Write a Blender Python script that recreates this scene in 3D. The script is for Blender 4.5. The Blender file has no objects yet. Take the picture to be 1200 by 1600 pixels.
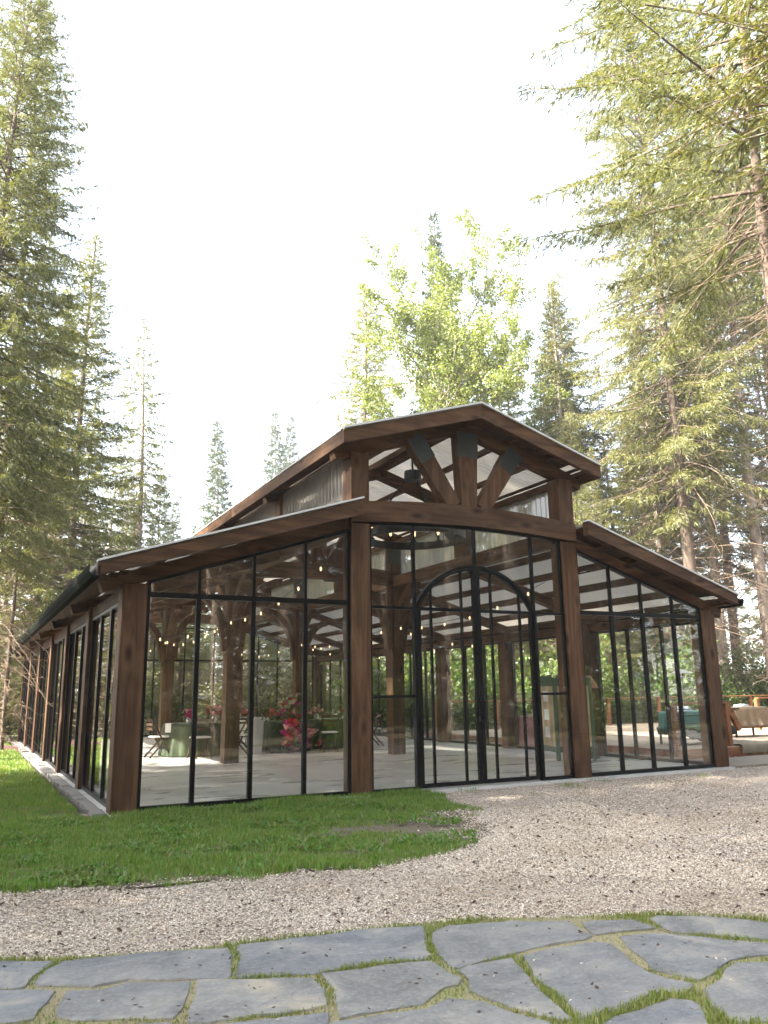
import bpy, math, random
import numpy as np
from mathutils import Vector, Matrix
random.seed(7); rng = np.random.default_rng(7)
sc = bpy.context.scene; COL = sc.collection
R = math.radians

# ------------------------------------------------ camera, sky, sun, exposure
cam_d = bpy.data.cameras.new('camera'); cam = bpy.data.objects.new('camera', cam_d); COL.objects.link(cam)
r_ = Vector((0.88966, -0.456406, -0.014075)); u_ = Vector((-0.088466, -0.20252, 0.975274)); f_ = Vector((0.447971, 0.866418, 0.220551))
m = Matrix((r_, u_, -f_)).transposed().to_4x4(); m.translation = (-1.7239, -10.7682, 1.4222)
cam.matrix_world = m
cam_d.sensor_fit = 'VERTICAL'; cam_d.sensor_height = 36; cam_d.lens = 36 * 1248.4 / 1600
cam_d.clip_start = 0.05; cam_d.clip_end = 2000
sc.camera = cam
SUN_DIR = Vector((-0.985, 0.10, 0.0)).normalized(); SUN_EL = R(37)
SUN_DIR = Vector((SUN_DIR.x * math.cos(SUN_EL), SUN_DIR.y * math.cos(SUN_EL), math.sin(SUN_EL)))
wd = bpy.data.worlds.new('World'); sc.world = wd; wd.use_nodes = True
wn = wd.node_tree; wn.nodes.clear()
sky = wn.nodes.new('ShaderNodeTexSky'); sky.sky_type = 'NISHITA'; sky.sun_disc = False
sky.sun_elevation = SUN_EL; sky.sun_rotation = math.atan2(SUN_DIR.x, SUN_DIR.y)
sky.air_density = 1.0; sky.dust_density = 2.5; sky.ozone_density = 1.0
bg = wn.nodes.new('ShaderNodeBackground'); bg.inputs[1].default_value = 0.15
wo = wn.nodes.new('ShaderNodeOutputWorld')
# thin white veil of high cloud over the blue
hs = wn.nodes.new('ShaderNodeHueSaturation'); hs.inputs['Saturation'].default_value = 0.55; hs.inputs['Value'].default_value = 1.0
tint = wn.nodes.new('ShaderNodeMix'); tint.data_type = 'RGBA'; tint.blend_type = 'MULTIPLY'; tint.inputs[0].default_value = 1.0; tint.inputs[7].default_value = (1.0, 1.0, 0.985, 1)
wn.links.new(sky.outputs[0], hs.inputs['Color']); wn.links.new(hs.outputs[0], tint.inputs[6]); wn.links.new(tint.outputs[2], bg.inputs[0]); wn.links.new(bg.outputs[0], wo.inputs[0])
sd = bpy.data.lights.new('sun', 'SUN'); sd.energy = 4.2; sd.angle = R(0.6); sd.color = (1.0, 0.93, 0.82)
sun = bpy.data.objects.new('sun', sd); COL.objects.link(sun); sun.rotation_euler = SUN_DIR.to_track_quat('Z', 'Y').to_euler()
vs = sc.view_settings; vs.view_transform = 'Standard'; vs.look = 'None'; vs.gamma = 1; vs.exposure = 2.9
vs.use_curve_mapping = False
cy = sc.cycles; cy.max_bounces = 10; cy.diffuse_bounces = 4; cy.glossy_bounces = 4; cy.transmission_bounces = 6
cy.transparent_max_bounces = 24; cy.caustics_reflective = False; cy.caustics_refractive = False
cy.use_denoising = True; cy.sample_clamp_indirect = 6

# ------------------------------------------------ node helpers and materials
def new_mat(name):
    mt = bpy.data.materials.new(name); mt.use_nodes = True; mt.node_tree.nodes.clear()
    return mt, mt.node_tree
def nd(nt, typ, ins=None, **kw):
    n = nt.nodes.new(typ)
    for k, v in kw.items(): setattr(n, k, v)
    for k, v in (ins or {}).items():
        if isinstance(v, bpy.types.NodeSocket): nt.links.new(v, n.inputs[k])
        else: n.inputs[k].default_value = v
    return n
def c4(c): return (c[0], c[1], c[2], 1.0)
def ramp(nt, fac, stops):
    n = nt.nodes.new('ShaderNodeValToRGB'); nt.links.new(fac, n.inputs[0])
    e = n.color_ramp.elements
    while len(e) < len(stops): e.new(0.5)
    for i, (p, c) in enumerate(stops): e[i].position = p; e[i].color = c4(c)
    return n.outputs[0]
def mixc(nt, fac, a, b, mode='MIX'):
    n = nt.nodes.new('ShaderNodeMix'); n.data_type = 'RGBA'; n.blend_type = mode
    for k, v in ((0, fac), (6, a), (7, b)):
        if isinstance(v, bpy.types.NodeSocket): nt.links.new(v, n.inputs[k])
        else: n.inputs[k].default_value = c4(v) if k else v
    return n.outputs[2]
def mth(nt, op, a, b=0.0, c=0.0, clamp=False):
    n = nt.nodes.new('ShaderNodeMath'); n.operation = op; n.use_clamp = clamp
    for k, v in ((0, a), (1, b), (2, c)):
        if isinstance(v, bpy.types.NodeSocket): nt.links.new(v, n.inputs[k])
        else: n.inputs[k].default_value = v
    return n.outputs[0]
def finish(nt, surf):
    o = nt.nodes.new('ShaderNodeOutputMaterial'); nt.links.new(surf, o.inputs[0])
def bump(nt, h, dist=0.005, st=0.5):
    return nd(nt, 'ShaderNodeBump', {'Height': h, 'Distance': dist, 'Strength': st}).outputs[0]
def coords(nt, scale=(1, 1, 1), obj_random=True):
    tc = nd(nt, 'ShaderNodeTexCoord'); v = tc.outputs['Object']
    if obj_random:
        oi = nd(nt, 'ShaderNodeObjectInfo')
        mul = nd(nt, 'ShaderNodeVectorMath', {0: (37.0, 23.0, 51.0)}, operation='SCALE'); nt.links.new(oi.outputs['Random'], mul.inputs['Scale'])
        v = nd(nt, 'ShaderNodeVectorMath', {0: v, 1: mul.outputs[0]}, operation='ADD').outputs[0]
    return nd(nt, 'ShaderNodeMapping', {'Vector': v, 'Scale': scale}).outputs[0]
def noise(nt, vec, scale, detail=4, rough=0.55, dist=0.0):
    return nd(nt, 'ShaderNodeTexNoise', {'Vector': vec, 'Scale': scale, 'Detail': detail, 'Roughness': rough, 'Distortion': dist}).outputs['Fac']
def principled(nt, **ins):
    d = {}
    for k, v in ins.items(): d[k.replace('_', ' ')] = v
    return nd(nt, 'ShaderNodeBsdfPrincipled', d).outputs[0]

def timber(name, axis, dark, mid, light, rough=0.62):
    mt, nt = new_mat(name)
    s = [7.0, 7.0, 7.0]; s[axis] = 0.55
    v = coords(nt, tuple(s))
    n1 = noise(nt, v, 1.0, 6, 0.6, 1.2)
    s2 = [60.0, 60.0, 60.0]; s2[axis] = 1.6
    n2 = noise(nt, coords(nt, tuple(s2)), 1.0, 3, 0.6, 0.4)
    col = ramp(nt, n1, [(0.34, dark), (0.5, mid), (0.64, light)])
    col = mixc(nt, mth(nt, 'MULTIPLY', n2, 0.55), col, dark)
    s3 = [3.6, 3.6, 3.6]; s3[axis] = 1.5
    vo = nd(nt, 'ShaderNodeTexVoronoi', {'Vector': coords(nt, tuple(s3)), 'Scale': 1.0, 'Randomness': 1.0})
    k = ramp(nt, vo.outputs['Distance'], [(0.05, (1, 1, 1)), (0.16, (0.35, 0.35, 0.35)), (0.3, (0, 0, 0))])
    ring = ramp(nt, vo.outputs['Distance'], [(0.10, (0, 0, 0)), (0.24, (1, 1, 1)), (0.42, (0, 0, 0))])
    col = mixc(nt, mth(nt, 'MULTIPLY', ring, 0.45), col, light); col = mixc(nt, k, col, [c * 0.4 for c in dark])
    big = noise(nt, coords(nt, (0.7, 0.7, 0.7)), 1.0, 2)
    col = mixc(nt, 1.0, col, ramp(nt, big, [(0.3, (0.72, 0.72, 0.72)), (0.7, (1.15, 1.1, 1.05))]), 'MULTIPLY')
    finish(nt, principled(nt, Base_Color=col, Roughness=rough, Specular_IOR_Level=0.18, Normal=bump(nt, n2, 0.006, 0.7)))
    return mt
WD, WM, WL = (0.050, 0.025, 0.0125), (0.096, 0.050, 0.0255), (0.155, 0.087, 0.047)
WX, WY, WZ = [timber('stained_timber_' + 'xyz'[i], i, WD, WM, WL) for i in range(3)]
DX, DY, DZ = [timber('cedar_deck_' + 'xyz'[i], i, (0.16, 0.06, 0.025), (0.30, 0.12, 0.05), (0.40, 0.19, 0.09)) for i in range(3)]
CHW = timber('chair_wood', 2, (0.03, 0.015, 0.009), (0.06, 0.03, 0.018), (0.09, 0.05, 0.03))
PLK = timber('cream_boards', 2, (0.42, 0.33, 0.22), (0.52, 0.42, 0.29), (0.6, 0.5, 0.36))

def flat(name, col, rough=0.6, var=0.12, scale=8.0, metal=0.0, bmp=0.0, spec=0.5):
    mt, nt = new_mat(name)
    n = noise(nt, coords(nt), scale, 5)
    c = mixc(nt, n, [x * (1 - var) for x in col], [min(1, x * (1 + var)) for x in col])
    kw = dict(Base_Color=c, Roughness=rough, Metallic=metal, Specular_IOR_Level=spec)
    if bmp: kw['Normal'] = bump(nt, n, bmp, 0.6)
    finish(nt, principled(nt, **kw)); return mt
BLACK = flat('black_powder_coat', (0.004, 0.004, 0.004), 0.4, 0.15, 30, spec=0.2)
STEEL = flat('grey_green_steel', (0.045, 0.05, 0.047), 0.5, 0.3, 12, 0.3)
GUT = flat('dark_gutter_metal', (0.010, 0.012, 0.009), 0.85, 0.2, 6, spec=0.03)
FLASH = flat('pale_roof_edge', (0.62, 0.62, 0.6), 0.4, 0.1, 9)
WHITE = flat('white_fabric', (0.72, 0.71, 0.68), 0.8, 0.06, 14)
PAPER = flat('white_card', (0.75, 0.76, 0.78), 0.7, 0.03, 20)
SCRG = flat('green_paint', (0.05, 0.095, 0.055), 0.55, 0.15, 10)
CERAM = flat('white_ceramic', (0.7, 0.68, 0.64), 0.3, 0.04, 10)
TEAL = flat('teal_cloth', (0.07, 0.19, 0.17), 0.85, 0.25, 5)
TEALD = flat('dark_underskirt', (0.02, 0.03, 0.028), 0.85, 0.2, 6)
TAN = flat('tan_linen', (0.16, 0.115, 0.07), 0.85, 0.15, 7)
PINKC = flat('pink_velvet', (0.5, 0.25, 0.24), 0.8, 0.35, 4)
BEIGE = flat('beige_blanket', (0.18, 0.145, 0.095), 0.9, 0.2, 9)
HEATM = flat('brushed_metal', (0.55, 0.56, 0.57), 0.3, 0.05, 20, 0.7)
BARKB = flat('bark_scraps', (0.06, 0.03, 0.018), 0.9, 0.4, 25)
TRIM = flat('terracotta_lamp_shade', (0.42, 0.19, 0.11), 0.8, 0.1, 12)

def velvet():
    mt, nt = new_mat('moss_green_velvet')
    n = noise(nt, coords(nt, (1, 1, .3)), 5.0, 4)
    c = ramp(nt, n, [(0.3, (0.010, 0.018, 0.005)), (0.7, (0.032, 0.052, 0.013))])
    finish(nt, principled(nt, Base_Color=c, Roughness=0.75, Sheen_Weight=0.15, Sheen_Roughness=0.4)); return mt
VELVET = velvet()

def glass_mat():
    mt, nt = new_mat('window_glass')
    lw = nd(nt, 'ShaderNodeLayerWeight', {'Blend': 0.5})
    f = mth(nt, 'POWER', lw.outputs['Facing'], 5.0)
    f = mth(nt, 'MULTIPLY_ADD', f, 0.85, 0.046, True)
    # very faint waviness of the pane
    n = noise(nt, coords(nt), 1.6, 2)
    rnd_ = nd(nt, 'ShaderNodeObjectInfo').outputs['Random']
    wn_ = nd(nt, 'ShaderNodeTexWhiteNoise', {'W': rnd_}, noise_dimensions='1D').outputs['Color']
    off = nd(nt, 'ShaderNodeVectorMath', {0: nd(nt, 'ShaderNodeVectorMath', {0: wn_, 1: (.5, .5, .5)}, operation='SUBTRACT').outputs[0], 1: (.018, .018, .018)}, operation='MULTIPLY').outputs[0]
    gn = nd(nt, 'ShaderNodeVectorMath', {0: nd(nt, 'ShaderNodeNewGeometry').outputs['Normal'], 1: off}, operation='ADD').outputs[0]
    nb = nd(nt, 'ShaderNodeBump', {'Height': n, 'Distance': 0.004, 'Strength': 0.4, 'Normal': nd(nt, 'ShaderNodeVectorMath', {0: gn}, operation='NORMALIZE').outputs[0]}).outputs[0]
    t = nd(nt, 'ShaderNodeBsdfTransparent', {'Color': (0.985, 0.99, 0.985, 1)}).outputs[0]
    g = nd(nt, 'ShaderNodeBsdfGlossy', {'Color': (1, 1, 1, 1), 'Roughness': 0.0, 'Normal': nb}).outputs[0]
    ms = nd(nt, 'ShaderNodeMixShader', {0: f, 1: t, 2: g}).outputs[0]
    finish(nt, ms); return mt
GLASS = glass_mat()

def poly_mat(name, tint, tr, rough=0.35):
    mt, nt = new_mat(name)
    n = noise(nt, coords(nt), 3.0, 5)
    col = mixc(nt, n, [x * 0.9 for x in tint], tint)
    tl = nd(nt, 'ShaderNodeBsdfTranslucent', {'Color': col}).outputs[0]
    tp = nd(nt, 'ShaderNodeBsdfTransparent', {'Color': (0.9, 0.9, 0.88, 1)}).outputs[0]
    df = nd(nt, 'ShaderNodeBsdfDiffuse', {'Color': col}).outputs[0]
    gl = nd(nt, 'ShaderNodeBsdfGlossy', {'Color': (1, 1, 1, 1), 'Roughness': 0.12}).outputs[0]
    a = nd(nt, 'ShaderNodeMixShader', {0: 0.25, 1: tl, 2: df}).outputs[0]
    b = nd(nt, 'ShaderNodeMixShader', {0: tr, 1: a, 2: tp}).outputs[0]
    lw = nd(nt, 'ShaderNodeLayerWeight', {'Blend': 0.5})
    f = mth(nt, 'MULTIPLY_ADD', mth(nt, 'POWER', lw.outputs['Facing'], 4.0), 0.7, 0.06, True)
    finish(nt, nd(nt, 'ShaderNodeMixShader', {0: f, 1: b, 2: gl}).outputs[0]); return mt
ROOFP = poly_mat('corrugated_roof_plastic', (0.29, 0.26, 0.215), 0.05)
CLERP = poly_mat('clear_corrugated_plastic', (0.46, 0.43, 0.40), 0.42)

def foliage(name, cols, trans=0.45, tcol=None, rough_mix=0.04):
    mt, nt = new_mat(name)
    g = nd(nt, 'ShaderNodeNewGeometry').outputs['Random Per Island']
    c = ramp(nt, g, [(i / (len(cols) - 1), cc) for i, cc in enumerate(cols)])
    oi = nd(nt, 'ShaderNodeObjectInfo').outputs['Random']
    c = mixc(nt, 1.0, c, ramp(nt, oi, [(0, (0.82, 0.86, 0.82)), (1, (1.15, 1.1, 1.0))]), 'MULTIPLY')
    t = mixc(nt, 1.0, c, tcol or (1.25, 1.2, 0.6), 'MULTIPLY')
    d = nd(nt, 'ShaderNodeBsdfDiffuse', {'Color': c}).outputs[0]
    tl = nd(nt, 'ShaderNodeBsdfTranslucent', {'Color': t}).outputs[0]
    gl = nd(nt, 'ShaderNodeBsdfGlossy', {'Color': (0.8, 0.85, 0.8, 1), 'Roughness': 0.45}).outputs[0]
    a = nd(nt, 'ShaderNodeMixShader', {0: trans, 1: d, 2: tl}).outputs[0]
    finish(nt, nd(nt, 'ShaderNodeMixShader', {0: rough_mix, 1: a, 2: gl}).outputs[0]); return mt
NEEDLE = foliage('spruce_needles', [(0.085, 0.105, 0.036), (0.15, 0.16, 0.058), (0.21, 0.205, 0.08), (0.13, 0.135, 0.05)], 0.42)
NEEDLE_D = foliage('dark_spruce_needles', [(0.045, 0.07, 0.035), (0.08, 0.105, 0.05), (0.115, 0.13, 0.065)], 0.3)
LEAF = foliage('spring_leaves', [(0.125, 0.165, 0.042), (0.20, 0.235, 0.062), (0.155, 0.195, 0.05)], 0.46, (1.15, 1.15, 0.7))
SHRUBL = foliage('shrub_leaves', [(0.05, 0.10, 0.02), (0.10, 0.17, 0.03), (0.17, 0.22, 0.05)], 0.45)
UNDER = foliage('undergrowth_leaves', [(0.05, 0.055, 0.02), (0.10, 0.09, 0.035), (0.09, 0.12, 0.03)], 0.4)
GRASSM = foliage('lawn_grass', [(0.075, 0.18, 0.02), (0.12, 0.26, 0.034), (0.185, 0.31, 0.052), (0.28, 0.26, 0.10), (0.09, 0.21, 0.025)], 0.4)
JOINTG = foliage('joint_grass', [(0.12, 0.18, 0.03), (0.18, 0.235, 0.05), (0.28, 0.26, 0.11)], 0.4)
FLEAF = foliage('bouquet_leaves', [(0.04, 0.08, 0.02), (0.10, 0.14, 0.04)], 0.35)
def petal(name, c): return foliage(name, [[x * 0.8 for x in c], c, [min(1, x * 1.2) for x in c]], 0.3, (1, 1, 1))
PETALS = [petal('petal_magenta', (0.62, 0.03, 0.27)), petal('petal_red', (0.5, 0.025, 0.04)), petal('petal_coral', (0.6, 0.14, 0.09)),
          petal('petal_blush', (0.74, 0.38, 0.42)), petal('petal_cream', (0.62, 0.56, 0.36))]

def bark(name, a, b, sc_=1.0):
    mt, nt = new_mat(name)
    v = coords(nt, (9 * sc_, 9 * sc_, 2.2 * sc_))
    n = noise(nt, v, 1.0, 6, 0.65, 0.8)
    c = ramp(nt, n, [(0.32, a), (0.68, b)])
    finish(nt, principled(nt, Base_Color=c, Roughness=0.9, Normal=bump(nt, n, 0.03, 0.8))); return mt
BARK = bark('spruce_bark', (0.065, 0.045, 0.032), (0.175, 0.13, 0.095))
BARKP = bark('pale_bark', (0.18, 0.14, 0.105), (0.42, 0.35, 0.28))
DEADM = bark('dead_twigs', (0.14, 0.095, 0.06), (0.30, 0.22, 0.15), 2)

def ground_mat(name, stops, scale, bdist=0.02, fine=40.0):
    mt, nt = new_mat(name)
    v = coords(nt, (1, 1, 1), False)
    n1 = noise(nt, v, scale, 6, 0.6); n2 = noise(nt, v, fine, 4, 0.7)
    n = mth(nt, 'ADD', mth(nt, 'MULTIPLY', n1, 0.6), mth(nt, 'MULTIPLY', n2, 0.4))
    c = ramp(nt, n, stops)
    finish(nt, principled(nt, Base_Color=c, Roughness=0.95, Normal=bump(nt, n2, bdist, 0.8))); return mt
FOREST = ground_mat('forest_floor', [(0.35, (0.045, 0.032, 0.018)), (0.5, (0.09, 0.07, 0.035)), (0.6, (0.08, 0.10, 0.03))], 0.35, 0.05, 12)
SOIL = ground_mat('lawn_soil', [(0.38, (0.10, 0.072, 0.048)), (0.52, (0.17, 0.13, 0.09)), (0.64, (0.12, 0.12, 0.05))], 0.9, 0.02, 60)
MOSS = ground_mat('mossy_joint_soil', [(0.36, (0.22, 0.17, 0.10)), (0.5, (0.30, 0.25, 0.14)), (0.62, (0.19, 0.21, 0.06))], 1.8, 0.02, 50)
MULCH = ground_mat('bark_mulch', [(0.35, (0.05, 0.022, 0.015)), (0.65, (0.14, 0.06, 0.04))], 3.0, 0.04, 40)
DECKM = timber('deck_boards_weathered', 0, (0.26, 0.20, 0.14), (0.40, 0.32, 0.24), (0.5, 0.42, 0.33))

def gravel_base():
    mt, nt = new_mat('gravel_bed')
    v = coords(nt, (1, 1, 1), False)
    vo = nd(nt, 'ShaderNodeTexVoronoi', {'Vector': v, 'Scale': 42.0, 'Randomness': 1.0})
    sep = nd(nt, 'ShaderNodeSeparateColor', {0: vo.outputs['Color']}).outputs[0]
    c = ramp(nt, sep, [(0.0, (0.16, 0.12, 0.095)), (0.35, (0.32, 0.265, 0.215)), (0.75, (0.46, 0.40, 0.34)), (1.0, (0.60, 0.55, 0.49))])
    big = noise(nt, v, 0.55, 4, 0.6)
    c = mixc(nt, 1.0, c, ramp(nt, big, [(0.35, (0.78, 0.74, 0.68)), (0.65, (1.08, 1.06, 1.04))]), 'MULTIPLY')
    finish(nt, principled(nt, Base_Color=c, Roughness=0.95, Normal=bump(nt, vo.outputs['Distance'], 0.03, 0.9))); return mt
GRAVB = gravel_base()
def chips_mat():
    mt, nt = new_mat('gravel_chips')
    g = nd(nt, 'ShaderNodeNewGeometry').outputs['Random Per Island']
    c = ramp(nt, g, [(0.0, (0.17, 0.115, 0.075)), (0.10, (0.37, 0.29, 0.205)), (0.45, (0.52, 0.435, 0.335)), (0.8, (0.63, 0.55, 0.44)), (1.0, (0.73, 0.67, 0.57))])
    big = noise(nt, coords(nt, (1, 1, 1), False), 0.7, 4, 0.6)
    c = mixc(nt, 1.0, c, ramp(nt, big, [(0.32, (0.80, 0.75, 0.68)), (0.5, (1.0, 0.98, 0.95)), (0.66, (1.12, 1.1, 1.08))]), 'MULTIPLY')
    finish(nt, principled(nt, Base_Color=c, Roughness=0.9)); return mt
CHIPS = chips_mat()
def slate():
    mt, nt = new_mat('blue_grey_flagstone')
    v = coords(nt, (1, 1, 1)); n1 = noise(nt, v, 2.2, 7, 0.65, 0.6); n2 = noise(nt, v, 38.0, 5, 0.7)
    c = ramp(nt, n1, [(0.28, (0.085, 0.084, 0.080)), (0.46, (0.150, 0.147, 0.138)), (0.56, (0.195, 0.188, 0.170)), (0.66, (0.29, 0.255, 0.195))])
    c = mixc(nt, mth(nt, 'MULTIPLY', ramp(nt, n2, [(0.45, (0, 0, 0)), (0.75, (1, 1, 1))]), 0.4), c, (0.34, 0.34, 0.34))
    oi = nd(nt, 'ShaderNodeObjectInfo').outputs['Random']
    c = mixc(nt, 1.0, c, ramp(nt, oi, [(0, (0.9, 0.93, 0.98)), (1, (1.1, 1.08, 1.03))]), 'MULTIPLY')
    lay = ramp(nt, noise(nt, nd(nt, 'ShaderNodeMapping', {'Vector': v, 'Scale': (1, 2.2, 1)}).outputs[0], 1.6, 5, 0.6, 1.0), [(0.40, (0, 0, 0)), (0.42, (.5, .5, .5)), (0.56, (.55, .55, .55)), (0.575, (1, 1, 1))])
    c = mixc(nt, 1.0, c, mixc(nt, lay, (0.90, 0.91, 0.93), (1.08, 1.05, 1.0)), 'MULTIPLY')
    h = mth(nt, 'ADD', mth(nt, 'ADD', n1, mth(nt, 'MULTIPLY', n2, 0.35)), mth(nt, 'MULTIPLY', lay, 0.6))
    finish(nt, principled(nt, Base_Color=c, Roughness=0.72, Normal=bump(nt, h, 0.012, 0.8))); return mt
SLATE = slate()
def concrete():
    mt, nt = new_mat('polished_concrete')
    v = coords(nt, (1, 1, 1), False); n1 = noise(nt, nd(nt, 'ShaderNodeMapping', {'Vector': v, 'Scale': (.45, 1.3, 1)}).outputs[0], 1.3, 7, 0.62, 0.6)
    c = ramp(nt, n1, [(0.3, (0.38, 0.365, 0.34)), (0.5, (0.50, 0.485, 0.46)), (0.7, (0.60, 0.585, 0.56))])
    rg = nd(nt, 'ShaderNodeMapRange', {'Value': n1, 'From Min': .3, 'From Max': .7, 'To Min': .22, 'To Max': .42}).outputs[0]
    finish(nt, principled(nt, Base_Color=c, Roughness=rg)); return mt
CONC = concrete()
APRON = flat('tan_concrete', (0.20, 0.165, 0.125), 0.9, 0.25, 3, 0, 0.004, 0.2)
ROUGHC = flat('rough_pale_concrete', (0.20, 0.185, 0.165), 0.9, 0.35, 14, 0, 0.01)
def bulb():
    mt, nt = new_mat('warm_bulb'); finish(nt, nd(nt, 'ShaderNodeEmission', {'Color': (1, 0.72, 0.38, 1), 'Strength': 0.3}).outputs[0]); return mt
BULB = bulb()

# ------------------------------------------------ mesh helpers
def link(name, me, mat, parent=None, loc=None, smooth=False):
    if mat and not me.materials: me.materials.append(mat)
    if smooth: me.polygons.foreach_set('use_smooth', [True] * len(me.polygons))
    o = bpy.data.objects.new(name, me); COL.objects.link(o)
    if parent: o.parent = parent
    if loc is not None: o.location = loc
    return o
def mesh_np(name, V, F):                       # V (n,3), F (m,k) constant k
    me = bpy.data.meshes.new(name); V = np.asarray(V, np.float32); F = np.asarray(F, np.int32); k = F.shape[1]
    me.vertices.add(len(V)); me.vertices.foreach_set('co', V.ravel())
    me.loops.add(F.size); me.loops.foreach_set('vertex_index', F.ravel())
    me.polygons.add(len(F)); me.polygons.foreach_set('loop_start', np.arange(0, F.size, k, dtype=np.int32))
    me.polygons.foreach_set('loop_total', np.full(len(F), k, np.int32))
    me.update(calc_edges=True); return me
class MB:
    def __init__(s): s.v = []; s.f = []
    def box(s, x0, x1, y0, y1, z0, z1, c=0.0):
        s.obox(((x0 + x1) / 2, (y0 + y1) / 2, (z0 + z1) / 2), ((x1 - x0) / 2, (y1 - y0) / 2, (z1 - z0) / 2), Matrix.Identity(3), c); return s
    def obox(s, cen, h, M, c=0.0):
        cen = Vector(cen); b = len(s.v)
        if c <= 0:
            pts = [(sx, sy, sz) for sz in (-1, 1) for sy in (-1, 1) for sx in (-1, 1)]
            s.v += [tuple(cen + M @ Vector((p[0] * h[0], p[1] * h[1], p[2] * h[2]))) for p in pts]
            s.f += [tuple(b + i for i in q) for q in ((0, 2, 3, 1), (4, 5, 7, 6), (0, 1, 5, 4), (2, 6, 7, 3), (0, 4, 6, 2), (1, 3, 7, 5))]; return s
        idx = {}; P = []
        for sx in (-1, 1):
            for sy in (-1, 1):
                for sz in (-1, 1):
                    for k in range(3):
                        q = [sx * (h[0] - (0 if k == 0 else c)), sy * (h[1] - (0 if k == 1 else c)), sz * (h[2] - (0 if k == 2 else c))]
                        idx[(sx, sy, sz, k)] = len(P); P.append(Vector(q))
        F = []; S = (-1, 1)
        for k in range(3):
            a, bb = [i for i in range(3) if i != k]
            for sg in S:
                q = []
                for (p, r) in ((-1, -1), (1, -1), (1, 1), (-1, 1)):
                    t = [0, 0, 0]; t[k] = sg; t[a] = p; t[bb] = r; q.append(idx[(*t, k)])
                F.append(q)
        for k in range(3):
            a, bb = [i for i in range(3) if i != k]
            for p in S:
                for r in S:
                    q = []
                    for (sg, ax) in ((-1, a), (-1, bb), (1, bb), (1, a)):
                        t = [0, 0, 0]; t[k] = sg; t[a] = p; t[bb] = r; q.append(idx[(*t, ax)])
                    F.append(q)
        for sx in S:
            for sy in S:
                for sz in S: F.append([idx[(sx, sy, sz, k)] for k in range(3)])
        for q in F:
            n = (P[q[1]] - P[q[0]]).cross(P[q[2]] - P[q[0]])
            mid = sum((P[i] for i in q), Vector()) / len(q)
            if n.dot(mid) < 0: q.reverse()
        s.v += [tuple(cen + M @ p) for p in P]; s.f += [tuple(b + i for i in q) for q in F]; return s
    def beam(s, p0, p1, w, h, c=0.0, up=(0, 0, 1)):    # w across, h along 'up'
        p0 = Vector(p0); p1 = Vector(p1); d = p1 - p0; L = d.length; d.normalize()
        sd_ = d.cross(Vector(up)).normalized(); u = sd_.cross(d)
        M = Matrix((d, sd_, u)).transposed(); s.obox((p0 + p1) / 2, (L / 2, w / 2, h / 2), M, c); return s
    def tube(s, pts, rad, n=6, cap=True):
        pts = [Vector(p) for p in pts]; b = len(s.v)
        for i, p in enumerate(pts):
            d = (pts[min(i + 1, len(pts) - 1)] - pts[max(i - 1, 0)]).normalized()
            a = d.cross(Vector((0, 0, 1)) if abs(d.z) < 0.9 else Vector((1, 0, 0))).normalized(); e = d.cross(a)
            r = rad[i] if hasattr(rad, '__len__') else rad
            for k in range(n):
                t = 2 * math.pi * k / n; s.v.append(tuple(p + (a * math.cos(t) + e * math.sin(t)) * r))
        for i in range(len(pts) - 1):
            for k in range(n):
                k2 = (k + 1) % n; s.f.append((b + i * n + k, b + i * n + k2, b + (i + 1) * n + k2, b + (i + 1) * n + k))
        if cap:
            s.f.append(tuple(b + k for k in range(n))[::-1]); e0 = b + (len(pts) - 1) * n; s.f.append(tuple(e0 + k for k in range(n)))
        return s
    def prism(s, poly, fn, d0, d1):           # poly 2-D, fn(u, v, d) -> 3-D
        b = len(s.v); n = len(poly)
        for d in (d0, d1): s.v += [tuple(fn(u, v, d)) for (u, v) in poly]
        s.f.append(tuple(b + i for i in range(n))); s.f.append(tuple(b + n + i for i in range(n))[::-1])
        for i in range(n):
            j = (i + 1) % n; s.f.append((b + i, b + n + i, b + n + j, b + j))
        return s
    def lathe(s, prof, n=16, cen=(0, 0, 0)):
        b = len(s.v)
        for (r, z) in prof:
            for k in range(n):
                t = 2 * math.pi * k / n; s.v.append((cen[0] + r * math.cos(t), cen[1] + r * math.sin(t), cen[2] + z))
        for i in range(len(prof) - 1):
            for k in range(n):
                k2 = (k + 1) % n; s.f.append((b + i * n + k, b + i * n + k2, b + (i + 1) * n + k2, b + (i + 1) * n + k))
        return s
    def mesh(s, name):
        me = bpy.data.meshes.new(name); me.from_pydata(s.v, [], s.f); me.update(); return me
    def build(s, name, mat, parent=None, loc=None, smooth=False):
        return link(name, s.mesh(name), mat, parent, loc, smooth)
def tag(o, label=None, cat=None, group=None, kind=None):
    for k, v in (('label', label), ('category', cat), ('group', group), ('kind', kind)):
        if v: o[k] = v
    return o
def thing(name, label, cat, loc=(0, 0, 0), rz=0.0, group=None):
    o = bpy.data.objects.new(name, None); COL.objects.link(o); o.empty_display_size = 0.2
    o.location = loc; o.rotation_euler = (0, 0, rz); return tag(o, label, cat, group)
def kids(o): return [c for c in COL.objects if c.parent == o]
def copy_tree(root, loc, rz, label=None, group=None, scale=None, _map=None):
    def rec(o, par):
        c = o.copy(); COL.objects.link(c)
        if par: c.parent = par
        for ch in CH.get(o.name, list(o.children)): rec(ch, c)
        return c
    CH = {}
    r = rec(root, None); r.location = loc; r.rotation_euler = (0, 0, rz)
    if scale: r.scale = scale if hasattr(scale, '__len__') else (scale,) * 3
    if label: r['label'] = label
    if group: r['group'] = group
    return r

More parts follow.
